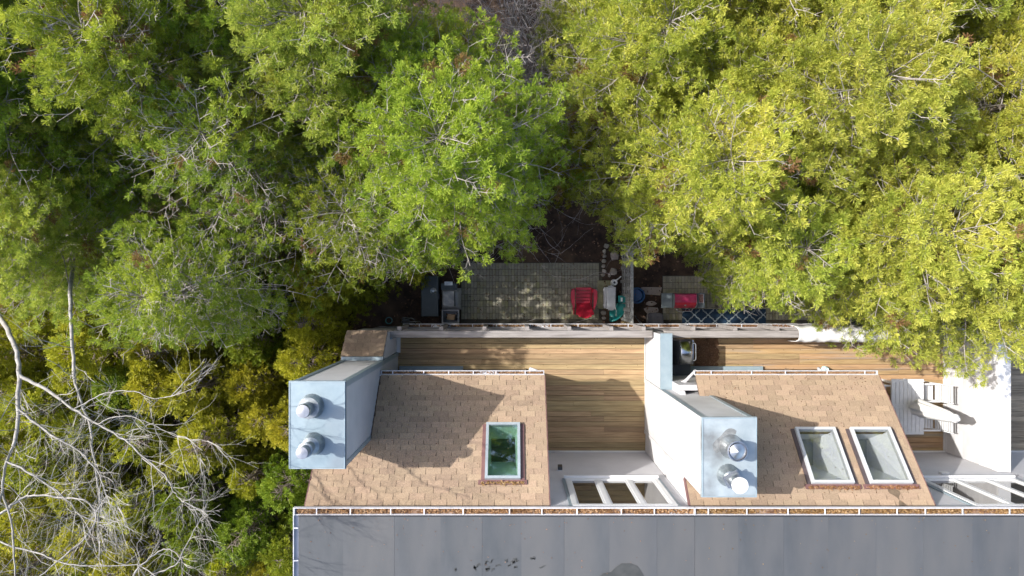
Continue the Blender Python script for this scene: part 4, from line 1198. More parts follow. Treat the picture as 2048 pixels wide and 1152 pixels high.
# red garden chair, facing away from the house
def chair_red(cx, cy):
    t = thing('garden_chair', (cx, cy, 0), 'red plastic slatted garden armchair with a fan-shaped back on the paved patio', 'chair')
    m = 'red_plastic'
    for i in range(5):
        f = i / 4; y = cy + .30 - .105 * i; z = .385 - .03 * i
        B().box(cx - .235, cx + .235, y - .046, y + .046, z - .022, z, ch=.006).build('seat_slat', m, t)
    for i in range(7):
        s = (i - 3) / 3
        b = B(); w0, w1 = .032, .046
        top = Vector((cx + s * .235, cy - .58 + .10 * s * s, .98 - .16 * s * s)); bot = Vector((cx + s * .175, cy - .16, .27))
        n = Vector((0, .02, .012))
        q = [bot + Vector((-w0, 0, 0)), bot + Vector((w0, 0, 0)), top + Vector((w1, 0, 0)), top + Vector((w1 * .4, -.02, .04)), top + Vector((-w1 * .4, -.02, .04)), top + Vector((-w1, 0, 0))]
        q2 = [v_ + n for v_ in q]
        b.add(q + q2, [(5, 4, 3, 2, 1, 0), (6, 7, 8, 9, 10, 11)] + [(k, (k + 1) % 6, 6 + (k + 1) % 6, 6 + k) for k in range(6)])
        b.build('back_slat', m, t)
    b = B().box(cx - .24, cx + .24, cy - .40, cy - .375, .60, .68); b.build('back_brace', m, t)
    for s in (-1, 1):
        pts = [(cx + s * .285, cy + .25), (cx + s * .32, cy + .29), (cx + s * .37, cy + .28), (cx + s * .405, cy + .22), (cx + s * .415, cy + .02), (cx + s * .375, cy - .20), (cx + s * .32, cy - .30), (cx + s * .285, cy - .28), (cx + s * .30, cy)]
        if s < 0: pts = pts[::-1]
        B().prism(pts, .555, .58).build('arm', m, t)
        box('leg', (cx + s * .29, cx + s * .345, cy + .18, cy + .30, 0, .554), m, t)
        B().extrude_x([(cy + .32, .27), (cy + .32, .36), (cy - .18, .235), (cy - .52, .09), (cy - .52, 0), (cy - .40, 0)], cx + s * .262, cx + s * .287).build('leg', m, t)
        box('arm_support', (cx + s * .30, cx + s * .335, cy - .34, cy - .28, .16, .554), m, t)
    return t
p = px(1167, 597, .4); chair_red(p[0], p[1])

# dark storage box with a metal dish on it
a = px(842, 552, .62); c = px(877, 633, .62)
t = thing('storage_box', ((a[0] + c[0]) / 2, (a[1] + c[1]) / 2, 0), 'long dark slate storage box with a flat lid below the pine', 'storage box')
box('body', (a[0] + .03, c[0] - .03, c[1] + .03, a[1] - .03, 0, .55), 'slate', t)
box('lid', (a[0], c[0], c[1], a[1], .552, .62), 'slate', t, ch=.02)
box('handle', (c[0] - .002, c[0] + .02, (a[1] + c[1]) / 2 - .08, (a[1] + c[1]) / 2 + .08, .575, .6), 'black_metal', t)
p = px(867, 582, .62)
b = B().lathe((p[0], p[1], .621), [(.05, 0), (.09, .01), (.105, .03), (.10, .032), (.04, .012)], 8)
tag(b.build('metal_dish', 'galv_dull'), 'small square-looking dull metal dish on the dark storage box lid', 'dish')
# covered grill
a = px(880, 576, .85); c = px(920, 620, .85)
t = thing('covered_grill', ((a[0] + c[0]) / 2, (a[1] + c[1]) / 2, 0), 'boxy grill under a wrinkled grey cloth cover beside the storage box', 'grill')
def cover(x0, x1, y0, y1, z0, z1, m, parent, seed, drop=.5):
    rs = np.random.RandomState(seed); n = 14
    vs = []; fs = []
    for i in range(n + 1):
        for j in range(n + 1):
            u, v_ = i / n, j / n
            e = max(abs(2 * u - 1), abs(2 * v_ - 1))
            z = z1 - (z1 - z0) * max(0, (e - .74) / .26) ** 1.2 + rs.uniform(-.012, .012) + .02 * math.sin(u * 9 + v_ * 13 + seed)
            k = 1.0 - .10 * max(0, 1 - (e - .6) / .4) if e > .6 else .9
            vs.append((x0 + (x1 - x0) * (.5 + (u - .5) * k) + rs.uniform(-.006, .006), y0 + (y1 - y0) * (.5 + (v_ - .5) * k) + rs.uniform(-.006, .006), z))
    for i in range(n):
        for j in range(n): q = i * (n + 1) + j; fs.append((q, q + n + 1, q + n + 2, q + 1))
    return mesh_obj('cover', vs, fs, m, parent, smooth=True)
cover(a[0], c[0], c[1], a[1], .28, .88, 'grey_cloth', t, 3)
box('body', (a[0] + .10, c[0] - .10, c[1] + .10, a[1] - .10, 0, .74), 'black_metal', t)
B().tube([(c[0] - .16, a[1] - .10, .92), (c[0] - .15, c[1] + .12, .92)], .02, 6).build('cover_strap', 'black_plastic', t)
box('side_shelf', (a[0] + .02, c[0] - .1, a[1] - .06, a[1] + .14, .66, .70), 'slate', t)
# grey tub with a cardboard box
p = px(901, 633, .4)
t = thing('plastic_tub', (p[0], p[1], 0), 'open grey plastic tub beside the covered grill, holding a cardboard box', 'tub')
b = B(); x0, x1, y0, y1 = p[0] - .25, p[0] + .25, p[1] - .2, p[1] + .2
b.box(x0, x1, y0, y1, 0, .02).box(x0, x0 + .02, y0, y1, .021, .42).box(x1 - .02, x1, y0, y1, .021, .42).box(x0 + .02, x1 - .02, y0, y0 + .02, .021, .42).box(x0 + .02, x1 - .02, y1 - .02, y1, .021, .42)
b.build('body', 'grey_cloth', t)
b = B().box(x0 - .02, x1 + .02, y0 - .02, y0 + .021, .421, .44).box(x0 - .02, x1 + .02, y1 - .021, y1 + .02, .421, .44).box(x0 - .02, x0 + .021, y0 + .021, y1 - .021, .421, .44).box(x1 - .021, x1 + .02, y0 + .021, y1 - .021, .421, .44)
b.build('rim', 'grey_cloth', t)
mt = Matrix.Translation((p[0] + .03, p[1] - .02, .021)) @ Matrix.Rotation(-.08, 4, 'Z')
t = thing('cardboard_box', (p[0] + .03, p[1] - .02, .021), 'small tan cardboard box inside the grey plastic tub', 'box')
B().box(-.13, .10, -.085, .085, 0, .40, mt).build('carton', 'cardboard', t)
B().box(-.135, .02, -.088, .0, .401, .408, mt).build('flap', 'cardboard', t)
# little feeder tray on a pole
p = px(897, 567, 1.45)
t = thing('bird_feeder', (p[0], p[1], 0), 'small grey tray feeder on a thin pole behind the storage box', 'feeder')
B().tube([(p[0], p[1], -.02), (p[0], p[1], 1.43)], .011, 6).build('pole', 'galv_dull', t)
b = B().box(p[0] - .12, p[0] + .12, p[1] - .05, p[1] + .05, 1.431, 1.445); b.box(p[0] - .12, p[0] + .12, p[1] - .056, p[1] - .0505, 1.431, 1.475); b.box(p[0] - .12, p[0] + .12, p[1] + .0505, p[1] + .056, 1.431, 1.475)
b.build('tray', 'galv_dull', t)
# pot, tube frame and hose by the house corner
p = px(778, 641, .2)
t = thing('flower_pot', (p[0], p[1], 0), 'small teal flower pot at the house corner', 'pot')
B().lathe((p[0], p[1], 0), [(.07, 0), (.10, .2), (.115, .2), (.115, .235), (.095, .235), (.085, .19)], 14).build('pot', 'teal_plastic', t)
B().lathe((p[0], p[1], .185), [(.083, 0), (.083, .006)], 14).build('soil', 'mulch', t)
t = thing('tube_frame', px(822, 641, 0), 'folded frame of bent pale metal tubes lying against the house wall', 'frame')
a = [px(x, y, z) for x, y, z in ((808, 637, .25), (822, 636, .3), (829, 639, .3), (831, 645, .1))]
B().tube(a, .012, 6).build('tube', 'galv', t)
a = [px(x, y, z) for x, y, z in ((802, 644, .1), (820, 643.5, .22), (840, 642.5, .25), (842, 646, .02))]
B().tube(a, .012, 6).build('tube', 'galv', t)
t0_ = px(812, 641, .12); box('seat', (t0_[0] - .12, t0_[0] + .12, t0_[1] - .1, t0_[1] + .1, .10, .13), 'black_plastic', t)
# pale sticks lying on the pavers
for (xa, ya, xb, yb, lb) in ((1053, 643, 1103, 631, 'thin pale stick lying on the patio left of the red chair'), (1138, 649, 1192, 634, 'thin pale stick lying on the patio just below the red chair')):
    t = thing('stick', px(xa, ya, .012), lb, 'stick')
    a = px(xa, ya, .014); c = px(xb, yb, .02)
    B().tube([a, ((a[0] + c[0]) / 2, (a[1] + c[1]) / 2 + .01, .016), c], [.011, .009, .006], 5).build('rod', 'bark_white', t)

# concrete pad, grey lidded bin, watering can, teal scoop
a = px(1195, 561, .03); c = px(1224, 618, .03)
o = box('concrete_pad', (a[0], c[0], c[1], a[1], -.05, .035), 'concrete_moss', ch=.01); o['kind'] = 'structure'
a = px(1209, 574, .55); c = px(1232, 618, .55)
t = thing('lidded_bin', ((a[0] + c[0]) / 2, (a[1] + c[1]) / 2, 0), 'pale grey lidded bin on the mossy concrete pad beside the lattice fence', 'bin')
B().box(a[0] + .03, c[0] - .02, c[1] + .02, a[1] - .02, .036, .48).build('body', 'grey_box', t)
box('lid', (a[0] + .07, c[0], c[1], a[1], .481, .56), 'grey_box', t, ch=.025)
box('lid_rim', (a[0], a[0] + .068, c[1] + .02, a[1] - .01, .44, .50), 'grey_box', t, ch=.015)
for yy in (a[1] + .012, c[1] - .012): box('handle', ((a[0] + c[0]) / 2 - .05, (a[0] + c[0]) / 2 + .12, yy - .03, yy + .03, .44, .475), 'grey_box', t)
for yy in (a[1] - .09, c[1] + .12): box('latch', (a[0] - .025, a[0] - .001, yy - .03, yy + .03, .40, .46), 'white_plastic', t)
p = px(1229, 565, .2)
t = thing('watering_can', (p[0], p[1], 0), 'white watering can with a long spout above the grey lidded bin', 'watering can')
b = B().lathe((p[0], p[1], 0), [(.09, 0), (.105, .04), (.10, .20), (.085, .235), (.075, .235), (.07, .20), (.02, .19)], 16); b.build('body', 'white_plastic', t)
B().tube([(p[0] + .06, p[1] + .06, .06), (p[0] + .14, p[1] + .13, .19), (p[0] + .19, p[1] + .19, .27)], [.03, .02, .017], 8).build('spout', 'white_plastic', t)
B().lathe((p[0], p[1], .192), [(.068, 0), (.068, .002)], 14).build('opening', 'black_plastic', t)
B().tube([(p[0] - .07, p[1] - .07, .22), (p[0] - .12, p[1] - .12, .24), (p[0] - .13, p[1] - .13, .12), (p[0] - .08, p[1] - .08, .07)], .012, 6).build('handle', 'white_plastic', t)
# teal slide-like scoop
def scoop():
    t = thing('plastic_slide', px(1237, 622, 0), 'teal plastic toy slide with a curved chute beside the lattice fence', 'slide')
    n = 12; vs = []; fs = []
    for i in range(n + 1):
        f = i / n
        ang = f * 1.45
        cx = 1219 + 24 * math.sin(ang) ; cy = 632 - 27 * (1 - math.cos(ang)) * 1.05
        z = .07 + .62 * f ** 1.6
        p_ = Vector(px(cx, cy, z)); d = Vector((math.cos(ang), math.sin(ang) * 1.0, 0)); nrm = Vector((-d.y, d.x, 0))
        wd = .13 + .03 * (1 - f)
        for (o_, h_) in ((-1.15, .09), (-.95, .10), (-.85, .0), (.85, .0), (.95, .10), (1.15, .09)):
            q = p_ + nrm * o_ * wd; vs.append((q.x, q.y, z + h_))
    for i in range(n):
        for k in range(5): a_ = i * 6 + k; fs.append((a_, a_ + 1, a_ + 7, a_ + 6))
    o = mesh_obj('chute', vs, fs, 'teal_plastic', t, smooth=True)
    md = o.modifiers.new('thick', 'SOLIDIFY'); md.thickness = .015
    p_ = px(1243, 604, .5)
    box('platform', (p_[0] - .12, p_[0] + .10, p_[1] - .02, p_[1] + .20, .62, .66), 'teal_plastic', t, ch=.01)
    for sx in (-.10, .07): box('leg', (p_[0] + sx, p_[0] + sx + .04, p_[1] + .0, p_[1] + .18, 0, .619), 'teal_plastic', t)
    box('side_rail', (p_[0] - .05, p_[0] + .0, p_[1] + .02, p_[1] + .14, .661, .72), 'white_plastic', t)
scoop()

# lattice fence between the yards: woven boards with a cap rail
XF = 3.50
t = thing('lattice_fence', (XF, .2, 0), 'weathered grey woven lattice fence between the two back yards', 'fence')
y0, y1 = -1.02, 1.35
for yy in (y0 + .05, .2, y1 - .05): box('post', (XF - .045, XF + .045, yy - .045, yy + .045, 0, 1.86), 'fence_wood', t)
box('cap_rail', (XF - .035, XF + .04, y0, y1, 1.861, 1.90), 'fence_wood', t)
for j, zz_ in enumerate((.12, .47, .82, 1.17, 1.52)):
    box('lattice_slat', (XF - .012, XF + .008, y0, y1, zz_, zz_ + .13), 'fence_wood', t)
i = 0; yy = y0 + .10
while yy < y1 - .12:
    s = -.026 if i % 2 else .022
    box('lattice_slat', (XF + s - .008, XF + s + .008, yy, yy + .10, .06, 1.80), 'fence_wood', t)
    yy += .215; i += 1
# dry ornamental grass tuft and leaning pole at the fence foot
p = px(1250, 642, 0)
t = thing('dry_grass', (p[0], p[1], 0), 'tuft of dry straw-coloured grass at the foot of the lattice fence', 'plant')
sg_ = Segs(); rr = random.Random(4)
for k in range(40):
    a = rr.uniform(0, 6.28); l_ = rr.uniform(.15, .42); q = Vector((p[0] + rr.uniform(-.06, .06), p[1] + rr.uniform(-.06, .06), -.02))
    q1 = q + Vector((math.cos(a) * l_ * .3, math.sin(a) * l_ * .3, l_ * .8)); q2 = q1 + Vector((math.cos(a) * l_ * .4, math.sin(a) * l_ * .4, l_ * .1))
    sg_.path([tuple(q), tuple(q1), tuple(q2)], .007, .005)
mat('straw', (.28, .21, .10), (.42, .33, .17), scale=5, rough=.9)
sg_.build('blades', 'straw', t)
t = thing('leaning_pole', px(1288, 650, 0), 'pale pole leaning from the ground against the deck gutter', 'pole')
B().tube([px(1270, 631, .02), px(1276, 640, 1.0), px(1290, 655, 2.55)], .022, 6).build('shaft', 'galv_dull', t)

# blue tub
p = px(1272, 591, .25)
t = thing('blue_tub', (p[0] + .02, p[1], 0), 'round blue plastic tub half hidden behind the lattice fence', 'tub')
B().lathe((p[0] + .02, p[1], 0), [(.19, 0), (.23, .28), (.255, .28), (.255, .31), (.225, .31), (.20, .08), (.02, .06)], 22).build('bowl', 'blue_plastic', t)
# grey pouf
p = px(1312, 641, .4)
t = thing('pouf', (p[0], p[1], 0), 'rounded grey fabric pouf with a pale rim beside the paving', 'pouf')
prof = []
def superbox(c, rx, ry, prof, e=.45, n=28):
    b = B(); vs = []; fs = []
    for (k, h_) in prof:
        for i in range(n):
            a_ = 2 * math.pi * i / n; cx, cy = math.cos(a_), math.sin(a_)
            vs.append((c[0] + rx * k * math.copysign(abs(cx) ** e, cx), c[1] + ry * k * math.copysign(abs(cy) ** e, cy), c[2] + h_))
    for j in range(len(prof) - 1):
        for i in range(n): i2 = (i + 1) % n; fs.append((j * n + i, j * n + i2, (j + 1) * n + i2, (j + 1) * n + i))
    fs.append(tuple(reversed(range(n)))); fs.append(tuple(range((len(prof) - 1) * n, len(prof) * n)))
    return b.add(vs, fs)
superbox((p[0], p[1], 0), .24, .235, [(.9, 0), (1, .05), (1.02, .3), (.97, .40), (.8, .43), (.4, .435)]).build('cushion', 'grey_fabric', t, smooth=True)
B().tube([(p[0] - .255, p[1] - .2, .33), (p[0] - .262, p[1], .335), (p[0] - .255, p[1] + .2, .33), (p[0] - .2, p[1] + .245, .33)], .014, 6).build('piping', 'rail_wood', t)

# red lidded grill
def grill_red():
    a = px(1323, 586, .92); c = px(1410, 617, .92)
    x0, x1, y0, y1 = a[0], c[0], c[1], a[1]
    t = thing('barbecue_grill', ((x0 + x1) / 2, (y0 + y1) / 2, 0), 'barbecue with a red and pink lid and grey side shelves beside the navy rug', 'grill')
    lx0, lx1 = px(1349, 0, 1.1)[0], px(1393, 0, 1.1)[0]
    box('cabinet', (lx0 + .02, lx1 - .02, y0 + .03, y1 - .03, .10, .80), 'black_metal', t)
    for sx in (lx0 + .04, lx1 - .10):
        for sy in (y0 + .06, y1 - .12): box('leg', (sx, sx + .06, sy, sy + .06, 0, .099), 'black_metal', t)
    box('side_shelf', (x0, lx0 - .012, y0 + .02, y1, .88, .92), 'grey_shelf', t, ch=.01)
    box('side_shelf', (lx1 + .012, x1, y0 + .02, y1, .88, .92), 'grey_shelf', t, ch=.01)
    box('firebox', (lx0, lx1, y0 + .02, y1 - .01, .801, .93), 'black_metal', t)
    B().extrude_x([(y1 - .02, .932), (y1 - .02, 1.08), (y1 - .06, 1.13), (y0 + .21, 1.14), (y0 + .19, 1.132), (y0 + .19, .932)], lx0, lx1).build('lid', 'pink_enamel', t)
    B().extrude_x([(y0 + .188, .933), (y0 + .188, 1.128), (y0 + .10, 1.07), (y0 + .015, .933)], lx0 + .004, lx1 - .004).build('lid_front', 'red_enamel', t)
    for xx in (lx0 - .006, lx1 + .006): B().extrude_x([(y1 - .015, .932), (y1 - .015, 1.09), (y1 - .06, 1.142), (y0 + .13, 1.152), (y0 + .05, 1.06), (y0 + .01, .932)], xx - .005, xx + .005).build('lid_end', 'grey_shelf', t)
    xm = (lx0 + lx1) / 2
    B().tube([(xm - .24, y0 + .03, .985), (xm - .23, y0 - .055, .985), (xm - .20, y0 - .075, .985), (xm + .20, y0 - .075, .985), (xm + .23, y0 - .055, .985), (xm + .24, y0 + .03, .985)], .014, 8).build('handle', 'steel', t, smooth=True)
    mt = Matrix.Translation((xm, y0 + .085, 1.10)) @ Matrix.Rotation(math.radians(50), 4, 'X')
    B().lathe((0, 0, 0), [(.03, 0), (.03, .014), (.02, .016)], 14, None)
    b = B(); b.lathe((xm, y0 + .11, 1.082), [(.027, .0), (.027, .012), (.01, .016)], 14, Matrix.Rotation(math.radians(48), 4, 'X')); b.build('thermometer', 'steel', t)
    for k in range(3): B().tube([(xm - .18 + .18 * k, y0 + .019, .86), (xm - .18 + .18 * k, y0 - .01, .86)], .025, 10).build('knob', 'black_plastic', t)
    return x0, x1, y0, y1, lx1
gx0, gx1, gy0, gy1, glx1 = grill_red()
p = px(1402, 597, .93)
t = thing('grill_tray', (p[0], p[1], .921), 'small silver roasting tray with two handles on the right shelf of the red barbecue', 'tray')
b = B().box(p[0] - .085, p[0] + .085, p[1] - .14, p[1] + .14, .921, .927)
for s in (-1, 1): b.box(p[0] + s * .079, p[0] + s * .085, p[1] - .14, p[1] + .14, .9272, .955)
b.box(p[0] - .0785, p[0] + .0785, p[1] - .14, p[1] - .134, .9272, .955).box(p[0] - .0785, p[0] + .0785, p[1] + .134, p[1] + .14, .9272, .955)
b.build('pan', 'galv', t)
for s in (-1, 1): B().tube([(p[0] - .04, p[1] + s * .142, .95), (p[0] - .035, p[1] + s * .165, .955), (p[0] + .035, p[1] + s * .165, .955), (p[0] + .04, p[1] + s * .142, .95)], .007, 6).build('handle', 'steel', t)
mat('food', (.16, .06, .05), (.36, .24, .22), scale=18, rough=.8)
box('drip_pan', (p[0] - .07, p[0] + .07, p[1] - .125, p[1] + .125, .9275, .94), 'food', t)

# navy rug with a pale trellis pattern
rx0, rx1 = px(1364, 0, 0)[0], 8.1; ry1 = px(0, 618, 0)[1]; ry0 = -1.16
t = thing('rug', ((rx0 + rx1) / 2, (ry0 + ry1) / 2, 0), 'navy outdoor rug with a pale trellis pattern below the red barbecue', 'rug')
box('pile', (rx0, rx1, ry0, ry1, .006, .016), 'navy_rug', t)
b = B(); cell, rise = .44, .205
step = [(0, 0), (.045, .035), (.062, .052), (.062, .082), (.105, .082), (.105, .118), (.155, .118), (.155, .150), (.175, .168), (.22, .205)]
wd = .0135
def strip(pts):
    for (xa, ya), (xb, yb) in zip(pts[:-1], pts[1:]):
        xa2, xb2 = np.clip([xa, xb], rx0 + .01, rx1 - .01); 
        if min(ya, yb) < ry0 + .01 or max(ya, yb) > ry1 - .01 or xa2 != xa or xb2 != xb: continue
        dx, dy = xb - xa, yb - ya; l_ = math.hypot(dx, dy); nx, ny = -dy / l_ * wd, dx / l_ * wd; ex, ey = dx / l_ * wd * .6, dy / l_ * wd * .6
        b.add([(xa + nx - ex, ya + ny - ey, .0175), (xa - nx - ex, ya - ny - ey, .0175), (xb - nx + ex, yb - ny + ey, .0175), (xb + nx + ex, yb + ny + ey, .0175)], [(0, 1, 2, 3)])
nodey = px(0, 642.4, 0)[1]
for r_ in range(-2, 4):
    for k in range(-1, 8):
        x_ = rx0 + .17 + k * cell + (cell / 2 if r_ % 2 else 0); y_ = nodey + r_ * rise
        strip([(x_ + a_, y_ + b_) for a_, b_ in step]); strip([(x_ - a_, y_ + b_) for a_, b_ in step])
b.build('trellis_pattern', 'rug_line', t)
# dark slatted bench under the pine
a = px(1437, 577, .42); c = px(1515, 616, .42)
t = thing('slatted_bench', ((a[0] + c[0]) / 2, (a[1] + c[1]) / 2, 0), 'dark weathered slatted wooden bench under the pine by the rug', 'bench')
for k in range(5):
    yy = c[1] + .06 + k * (a[1] - c[1] - .08) / 5
    box('seat_slat', (a[0] + .10, c[0], yy, yy + .085, .40, .43), 'bench_wood', t)
box('arm_rail', (a[0], a[0] + .09, c[1], a[1], .401, .52), 'bench_wood', t)
for sx in (a[0] + .02, c[0] - .09):
    for sy in (c[1] + .02, a[1] - .10): box('leg', (sx, sx + .06, sy, sy + .06, 0, .399), 'bench_wood', t)
# grey plank in the far bed
t = thing('plank', px(1618, 549, .35), 'broad grey plank resting on stubs in the shaded bed beside the low yellow shrub', 'plank')
a = Vector(px(1591, 562, .4)); c = Vector(px(1645, 536, .4)); d = (c - a); mt = Matrix.Translation((a + c) / 2) @ Matrix.Rotation(math.atan2(d.y, d.x), 4, 'Z')
B().box(-d.length / 2, d.length / 2, -.10, .10, -.02, .02, mt).build('board', 'fence_wood', t)
for s in (-.3, .3): B().box(s - .05, s + .05, -.06, .06, -.42, -.0205, mt).build('stub', 'fence_wood', t)

# ------------------------------------------------------------------ things on the second deck
def grill_steel():
    z = ZD
    x0, x1 = 4.16, 4.76; y0, y1 = -2.36, -1.36; ym = -2.02
    t = thing('barbecue_grill', ((x0 + x1) / 2, (y0 + y1) / 2, z), 'stainless steel hooded barbecue with a black side shelf by the privacy wall', 'grill')
    box('cabinet', (x0 + .06, x1 - .04, ym, y1 - .03, z + .12, z + .82), 'black_metal', t)
    for sx in (x0 + .08, x1 - .14):
        for sy in (ym + .03, y1 - .12): B().tube([(sx + .03, sy + .03, z + .002), (sx + .03, sy + .03, z + .119)], .035, 10).build('wheel', 'black_plastic', t)
    box('firebox', (x0 + .02, x1, ym - .01, y1, z + .821, z + .95), 'black_metal', t)
    n = 14; prof = []
    for i in range(n + 1):
        a_ = math.pi * (1 - i / n); prof.append((x0 + .33 + .27 * math.cos(a_), z + .955 + .25 * math.sin(a_) ** .8))
    vs = []; fs = []
    for yy in (ym + .015, y1 - .02):
        for (xx, zz_) in prof: vs.append((xx, yy, zz_))
    m_ = n + 1
    for i in range(n): fs.append((i, i + 1, m_ + i + 1, m_ + i))
    fs.append(tuple(range(m_))); fs.append(tuple(reversed(range(m_, 2 * m_))))
    fs.append((0, m_, 2 * m_ - 1, m_ - 1))
    # hood: black rear part and steel front part
    k = 5
    B().add(vs, fs).build('hood', 'black_metal', t)
    vs = []; fs = []; pr = prof[k:]; m_ = len(pr)
    for (yy) in (ym + .03, y1 - .035):
        for (xx, zz_) in pr:
            dx, dz = xx - (x0 + .33), zz_ - (z + .955); l_ = math.hypot(dx, dz); vs.append((xx + dx / l_ * .006, yy, zz_ + dz / l_ * .006))
    for i in range(m_ - 1): fs.append((i, i + 1, m_ + i + 1, m_ + i))
    o = mesh_obj('hood_panel', vs, fs, 'steel', t, smooth=True); md = o.modifiers.new('thick', 'SOLIDIFY'); md.thickness = .004
    xh = x1 + .02
    B().tube([(x1 - .04, y1 - .10, z + 1.0), (xh + .04, y1 - .10, z + 1.0), (xh + .065, y1 - .13, z + 1.0), (xh + .065, ym + .14, z + 1.0), (xh + .04, ym + .11, z + 1.0), (x1 - .04, ym + .11, z + 1.0)], .014, 8).build('handle', 'white_plastic', t, smooth=True)
    b = B(); b.lathe((x0 + .50, (ym + y1) / 2 - .02, z + 1.15), [(.03, 0), (.03, .012), (.015, .016)], 14, Matrix.Rotation(math.radians(42), 4, 'Y')); b.build('thermometer', 'white_plastic', t)
    box('side_shelf', (x0 + .06, x1 - .02, y0, ym - .012, z + .86, z + .90), 'black_plastic', t, ch=.012)
    box('shelf_bracket', (x0 + .12, x1 - .12, y0 + .10, ym - .013, z + .80, z + .859), 'black_metal', t)
    box('control_panel', (x1 + .001, x1 + .04, ym, y1 - .02, z + .84, z + .94), 'steel', t)
grill_steel()
# coir mat with needle litter
t = thing('door_mat', (5.42, -1.88, ZD), 'ragged brown coir mat on the deck in front of the steel barbecue', 'mat')
rr = random.Random(3); poly = [(5.08, -1.42)]
pts = [(5.08, -2.33)]
for k in range(12): pts.append((5.08 + (.58) * (k + 1) / 12, -2.33 + rr.uniform(-.02, .02)))
for k in range(12): pts.append((5.72 + rr.uniform(-.05, .07), -2.33 + .9 * (k + 1) / 13))
pts += [(5.72, -1.40), (5.08, -1.40)]
B().prism(pts, ZD + .006, ZD + .016).build('fibre', 'mat_brown', t)
n = 500; P2 = np.stack([5.4 + NR.normal(0, .24, n), -1.9 + NR.normal(0, .28, n), np.full(n, ZD + .02)], 1); P2 = P2[(P2[:, 0] > 5.05) & (P2[:, 1] < -1.36) & (P2[:, 1] > -2.38)]
flakes('needle_litter', P2, .016, 'dead_leaf', t, tilt=.2)
# white table
tx0, tx1, ty0, ty1 = 10.16, 11.02, -3.92, -2.44; tz = ZD + .73
t = thing('patio_table', ((tx0 + tx1) / 2, (ty0 + ty1) / 2, ZD), 'white slatted rectangular patio table with a folded umbrella through it', 'table')
ns = 8; sw = (tx1 - tx0) / ns
for i in range(ns):
    for (a, c) in ((ty0 + .07, -3.20), (-3.11, ty1 - .07)):
        box('top_slat', (tx0 + i * sw + .005, tx0 + (i + 1) * sw - .005, a, c, tz - .022, tz), 'white_paint', t)
for (a, c) in ((ty0, ty0 + .069), (-3.199, -3.111), (ty1 - .069, ty1)): box('cross_board', (tx0, tx1, a, c, tz - .022, tz + .001), 'white_paint', t)
for (a, c) in ((tx0 + .03, tx0 + .06), (tx1 - .06, tx1 - .03)): box('apron', (a, c, ty0 + .05, ty1 - .05, tz - .10, tz - .023), 'white_paint', t)
for sx in (tx0 + .065, tx1 - .125):
    for sy in (ty0 + .08, ty1 - .14): box('leg', (sx, sx + .06, sy, sy + .06, ZD + .002, tz - .0235), 'white_paint', t)
def patio_chair(cx, cy, s, label):
    """s=+1: back towards +x"""
    t = thing('patio_chair', (cx, cy, ZD), label, 'chair', 'white patio chairs')
    for i in range(6):
        xx = cx - s * .21 + s * i * .075; box('seat_slat', (xx, xx + s * .058, cy - .22, cy + .22, ZD + .42, ZD + .44), 'white_paint', t)
    for i in range(8):
        f = i / 7; xx = cx + s * (.24 + .16 * f); zz_ = ZD + .50 + .42 * f
        box('back_slat', (xx, xx + s * .03, cy - .21, cy + .21, zz_, zz_ + .032), 'white_paint', t)
    for yy in (-.245, .22):
        B().extrude_x([(0, 0)] * 3, 0, 0) if False else None
        q = []
        for (xx, zz_) in ((cx + s * .20, ZD + .30), (cx + s * .25, ZD + .30), (cx + s * .44, ZD + .98), (cx + s * .395, ZD + .98)):
            q += [(xx, cy + yy, zz_), (xx, cy + yy + .025, zz_)]
        B().add(q, [(0, 2, 4, 6), (7, 5, 3, 1), (0, 1, 3, 2), (2, 3, 5, 4), (4, 5, 7, 6), (6, 7, 1, 0)]).build('back_post', 'white_paint', t)
        box('leg', (cx - s * .22, cx - s * .18, cy + yy, cy + yy + .025, ZD + .002, ZD + .419), 'white_paint', t)
        box('leg', (cx + s * .20, cx + s * .24, cy + yy, cy + yy + .025, ZD + .002, ZD + .299), 'white_paint', t)
        box('arm', (cx - s * .24, cx + s * .30, cy + yy - .01, cy + yy + .035, ZD + .62, ZD + .645), 'white_paint', t)
        box('arm_post', (cx - s * .21, cx - s * .18, cy + yy, cy + yy + .025, ZD + .42, ZD + .619), 'white_paint', t)
patio_chair(11.22, -2.82, 1, 'white slatted patio chair between table and white wall, nearer the railing')
patio_chair(11.22, -3.60, 1, 'white slatted patio chair between table and white wall, under the umbrella tip')
patio_chair(9.96, -2.86, -1, 'white slatted patio chair between table and roof edge, nearer the railing')
patio_chair(9.96, -3.56, -1, 'white slatted patio chair between table and roof edge, nearer the back wall')
# folded umbrella
ux, uy = 10.72, -3.155
t = thing('patio_umbrella', (ux, uy, ZD), 'folded white patio umbrella standing up through the white table', 'umbrella')
B().tube([(ux, uy, ZD + .06), (ux, uy, 5.36)], .022, 8).build('pole', 'white_paint', t)
B().lathe((ux, uy, ZD + .002), [(.20, 0), (.20, .05), (.05, .07), (.03, .12)], 16).build('base', 'white_paint', t)
n = 32; vs = []; fs = []; rows_ = [(.20, 3.72), (.205, 3.85), (.185, 4.15), (.16, 4.5), (.14, 4.85), (.12, 5.1), (.085, 5.22), (.055, 5.26)]
for j, (r_, z_) in enumerate(rows_):
    for i in range(n):
        a_ = 2 * math.pi * i / n; k = 1 + .20 * math.cos(8 * a_ + j * .12) * (1 if j < 5 else .5)
        vs.append((ux + r_ * k * math.cos(a_), uy + r_ * k * math.sin(a_), z_ + (.05 * math.cos(8 * a_) if j == 0 else 0)))
for j in range(len(rows_) - 1):
    for i in range(n): i2 = (i + 1) % n; fs.append((j * n + i, j * n + i2, (j + 1) * n + i2, (j + 1) * n + i))
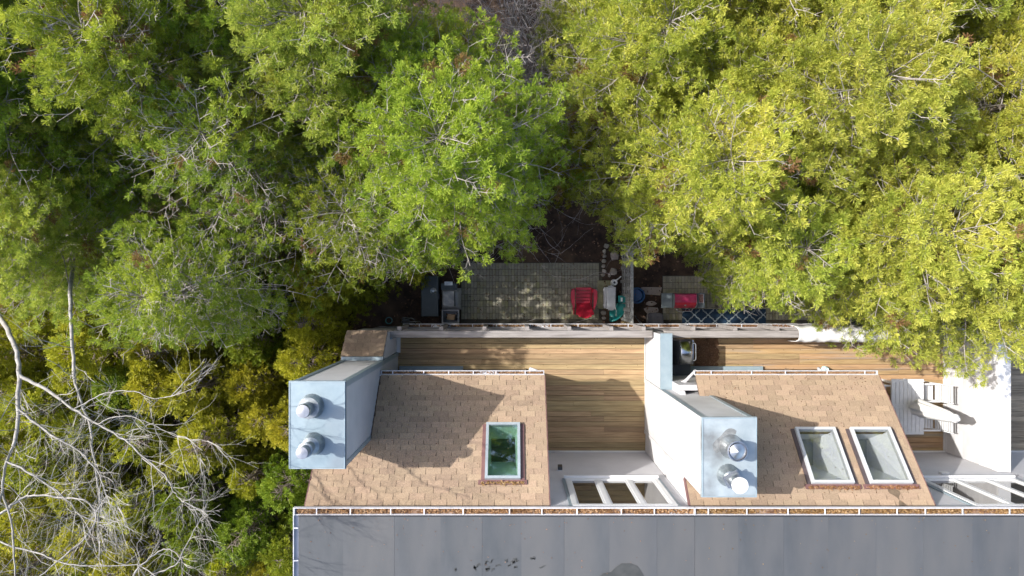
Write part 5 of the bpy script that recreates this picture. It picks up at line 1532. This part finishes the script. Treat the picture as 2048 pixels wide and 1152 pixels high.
fs.append(tuple(range((len(rows_) - 1) * n, len(rows_) * n)))
mesh_obj('canopy', vs, fs, 'white_cloth', t, smooth=True)
B().lathe((ux, uy, 5.262), [(.10, 0), (.115, .03), (.09, .08), (.05, .10), (.055, .14), (.03, .18)], 14).build('finial', 'white_cloth', t, smooth=True)
# pale blue jug by the downspout
p = px(1650, 738, ZD + .1)
t = thing('watering_jug', (p[0], p[1], ZD), 'small pale blue jug on the deck beside the white downspout', 'jug')
B().lathe((p[0], p[1], ZD + .002), [(.06, 0), (.085, .04), (.08, .14), (.05, .19), (.055, .22), (.045, .22), (.04, .18)], 16).build('body', 'pale_blue', t, smooth=True)
B().tube([(p[0] + .07, p[1] - .03, ZD + .10), (p[0] + .15, p[1] - .09, ZD + .16), (p[0] + .19, p[1] - .12, ZD + .17)], [.025, .018, .02], 8).build('spout', 'pale_blue', t)
# white cloth over the railing
def cloth():
    rs = np.random.RandomState(5); x0, x1 = 7.5, 9.9; nx = 60; prof = [(-1.00, 3.50), (-1.01, 3.72), (-1.03, 3.90), (-1.08, 3.985), (-1.2, 4.0), (-1.33, 3.985), (-1.395, 3.90), (-1.41, 3.74), (-1.415, 3.56)]
    vs = []; fs = []; k = len(prof)
    for i in range(nx + 1):
        f = i / nx
        for j, (y_, z_) in enumerate(prof):
            e = .22 * math.exp(-((i) / 4.0)) * abs(j - 4) / 4
            vs.append((x0 + (x1 - x0) * f - e * .6 + rs.uniform(-.008, .008), y_ + .014 * math.sin(f * 40 + j) + rs.uniform(-.006, .006), z_ + .010 * math.sin(f * 31 + j * .7) + (rs.uniform(-.03, .03) if j in (0, k - 1) else .004)))
    for i in range(nx):
        for j in range(k - 1): a_ = i * k + j; fs.append((a_, a_ + k, a_ + k + 1, a_ + 1))
    t = thing('white_cloth', ((x0 + x1) / 2, -1.2, 3.956), 'white cloth draped along the wooden railing under the overhanging pine', 'cloth')
    o = mesh_obj('fabric', vs, fs, 'white_cloth', t, smooth=True); md = o.modifiers.new('thick', 'SOLIDIFY'); md.thickness = .012
cloth()
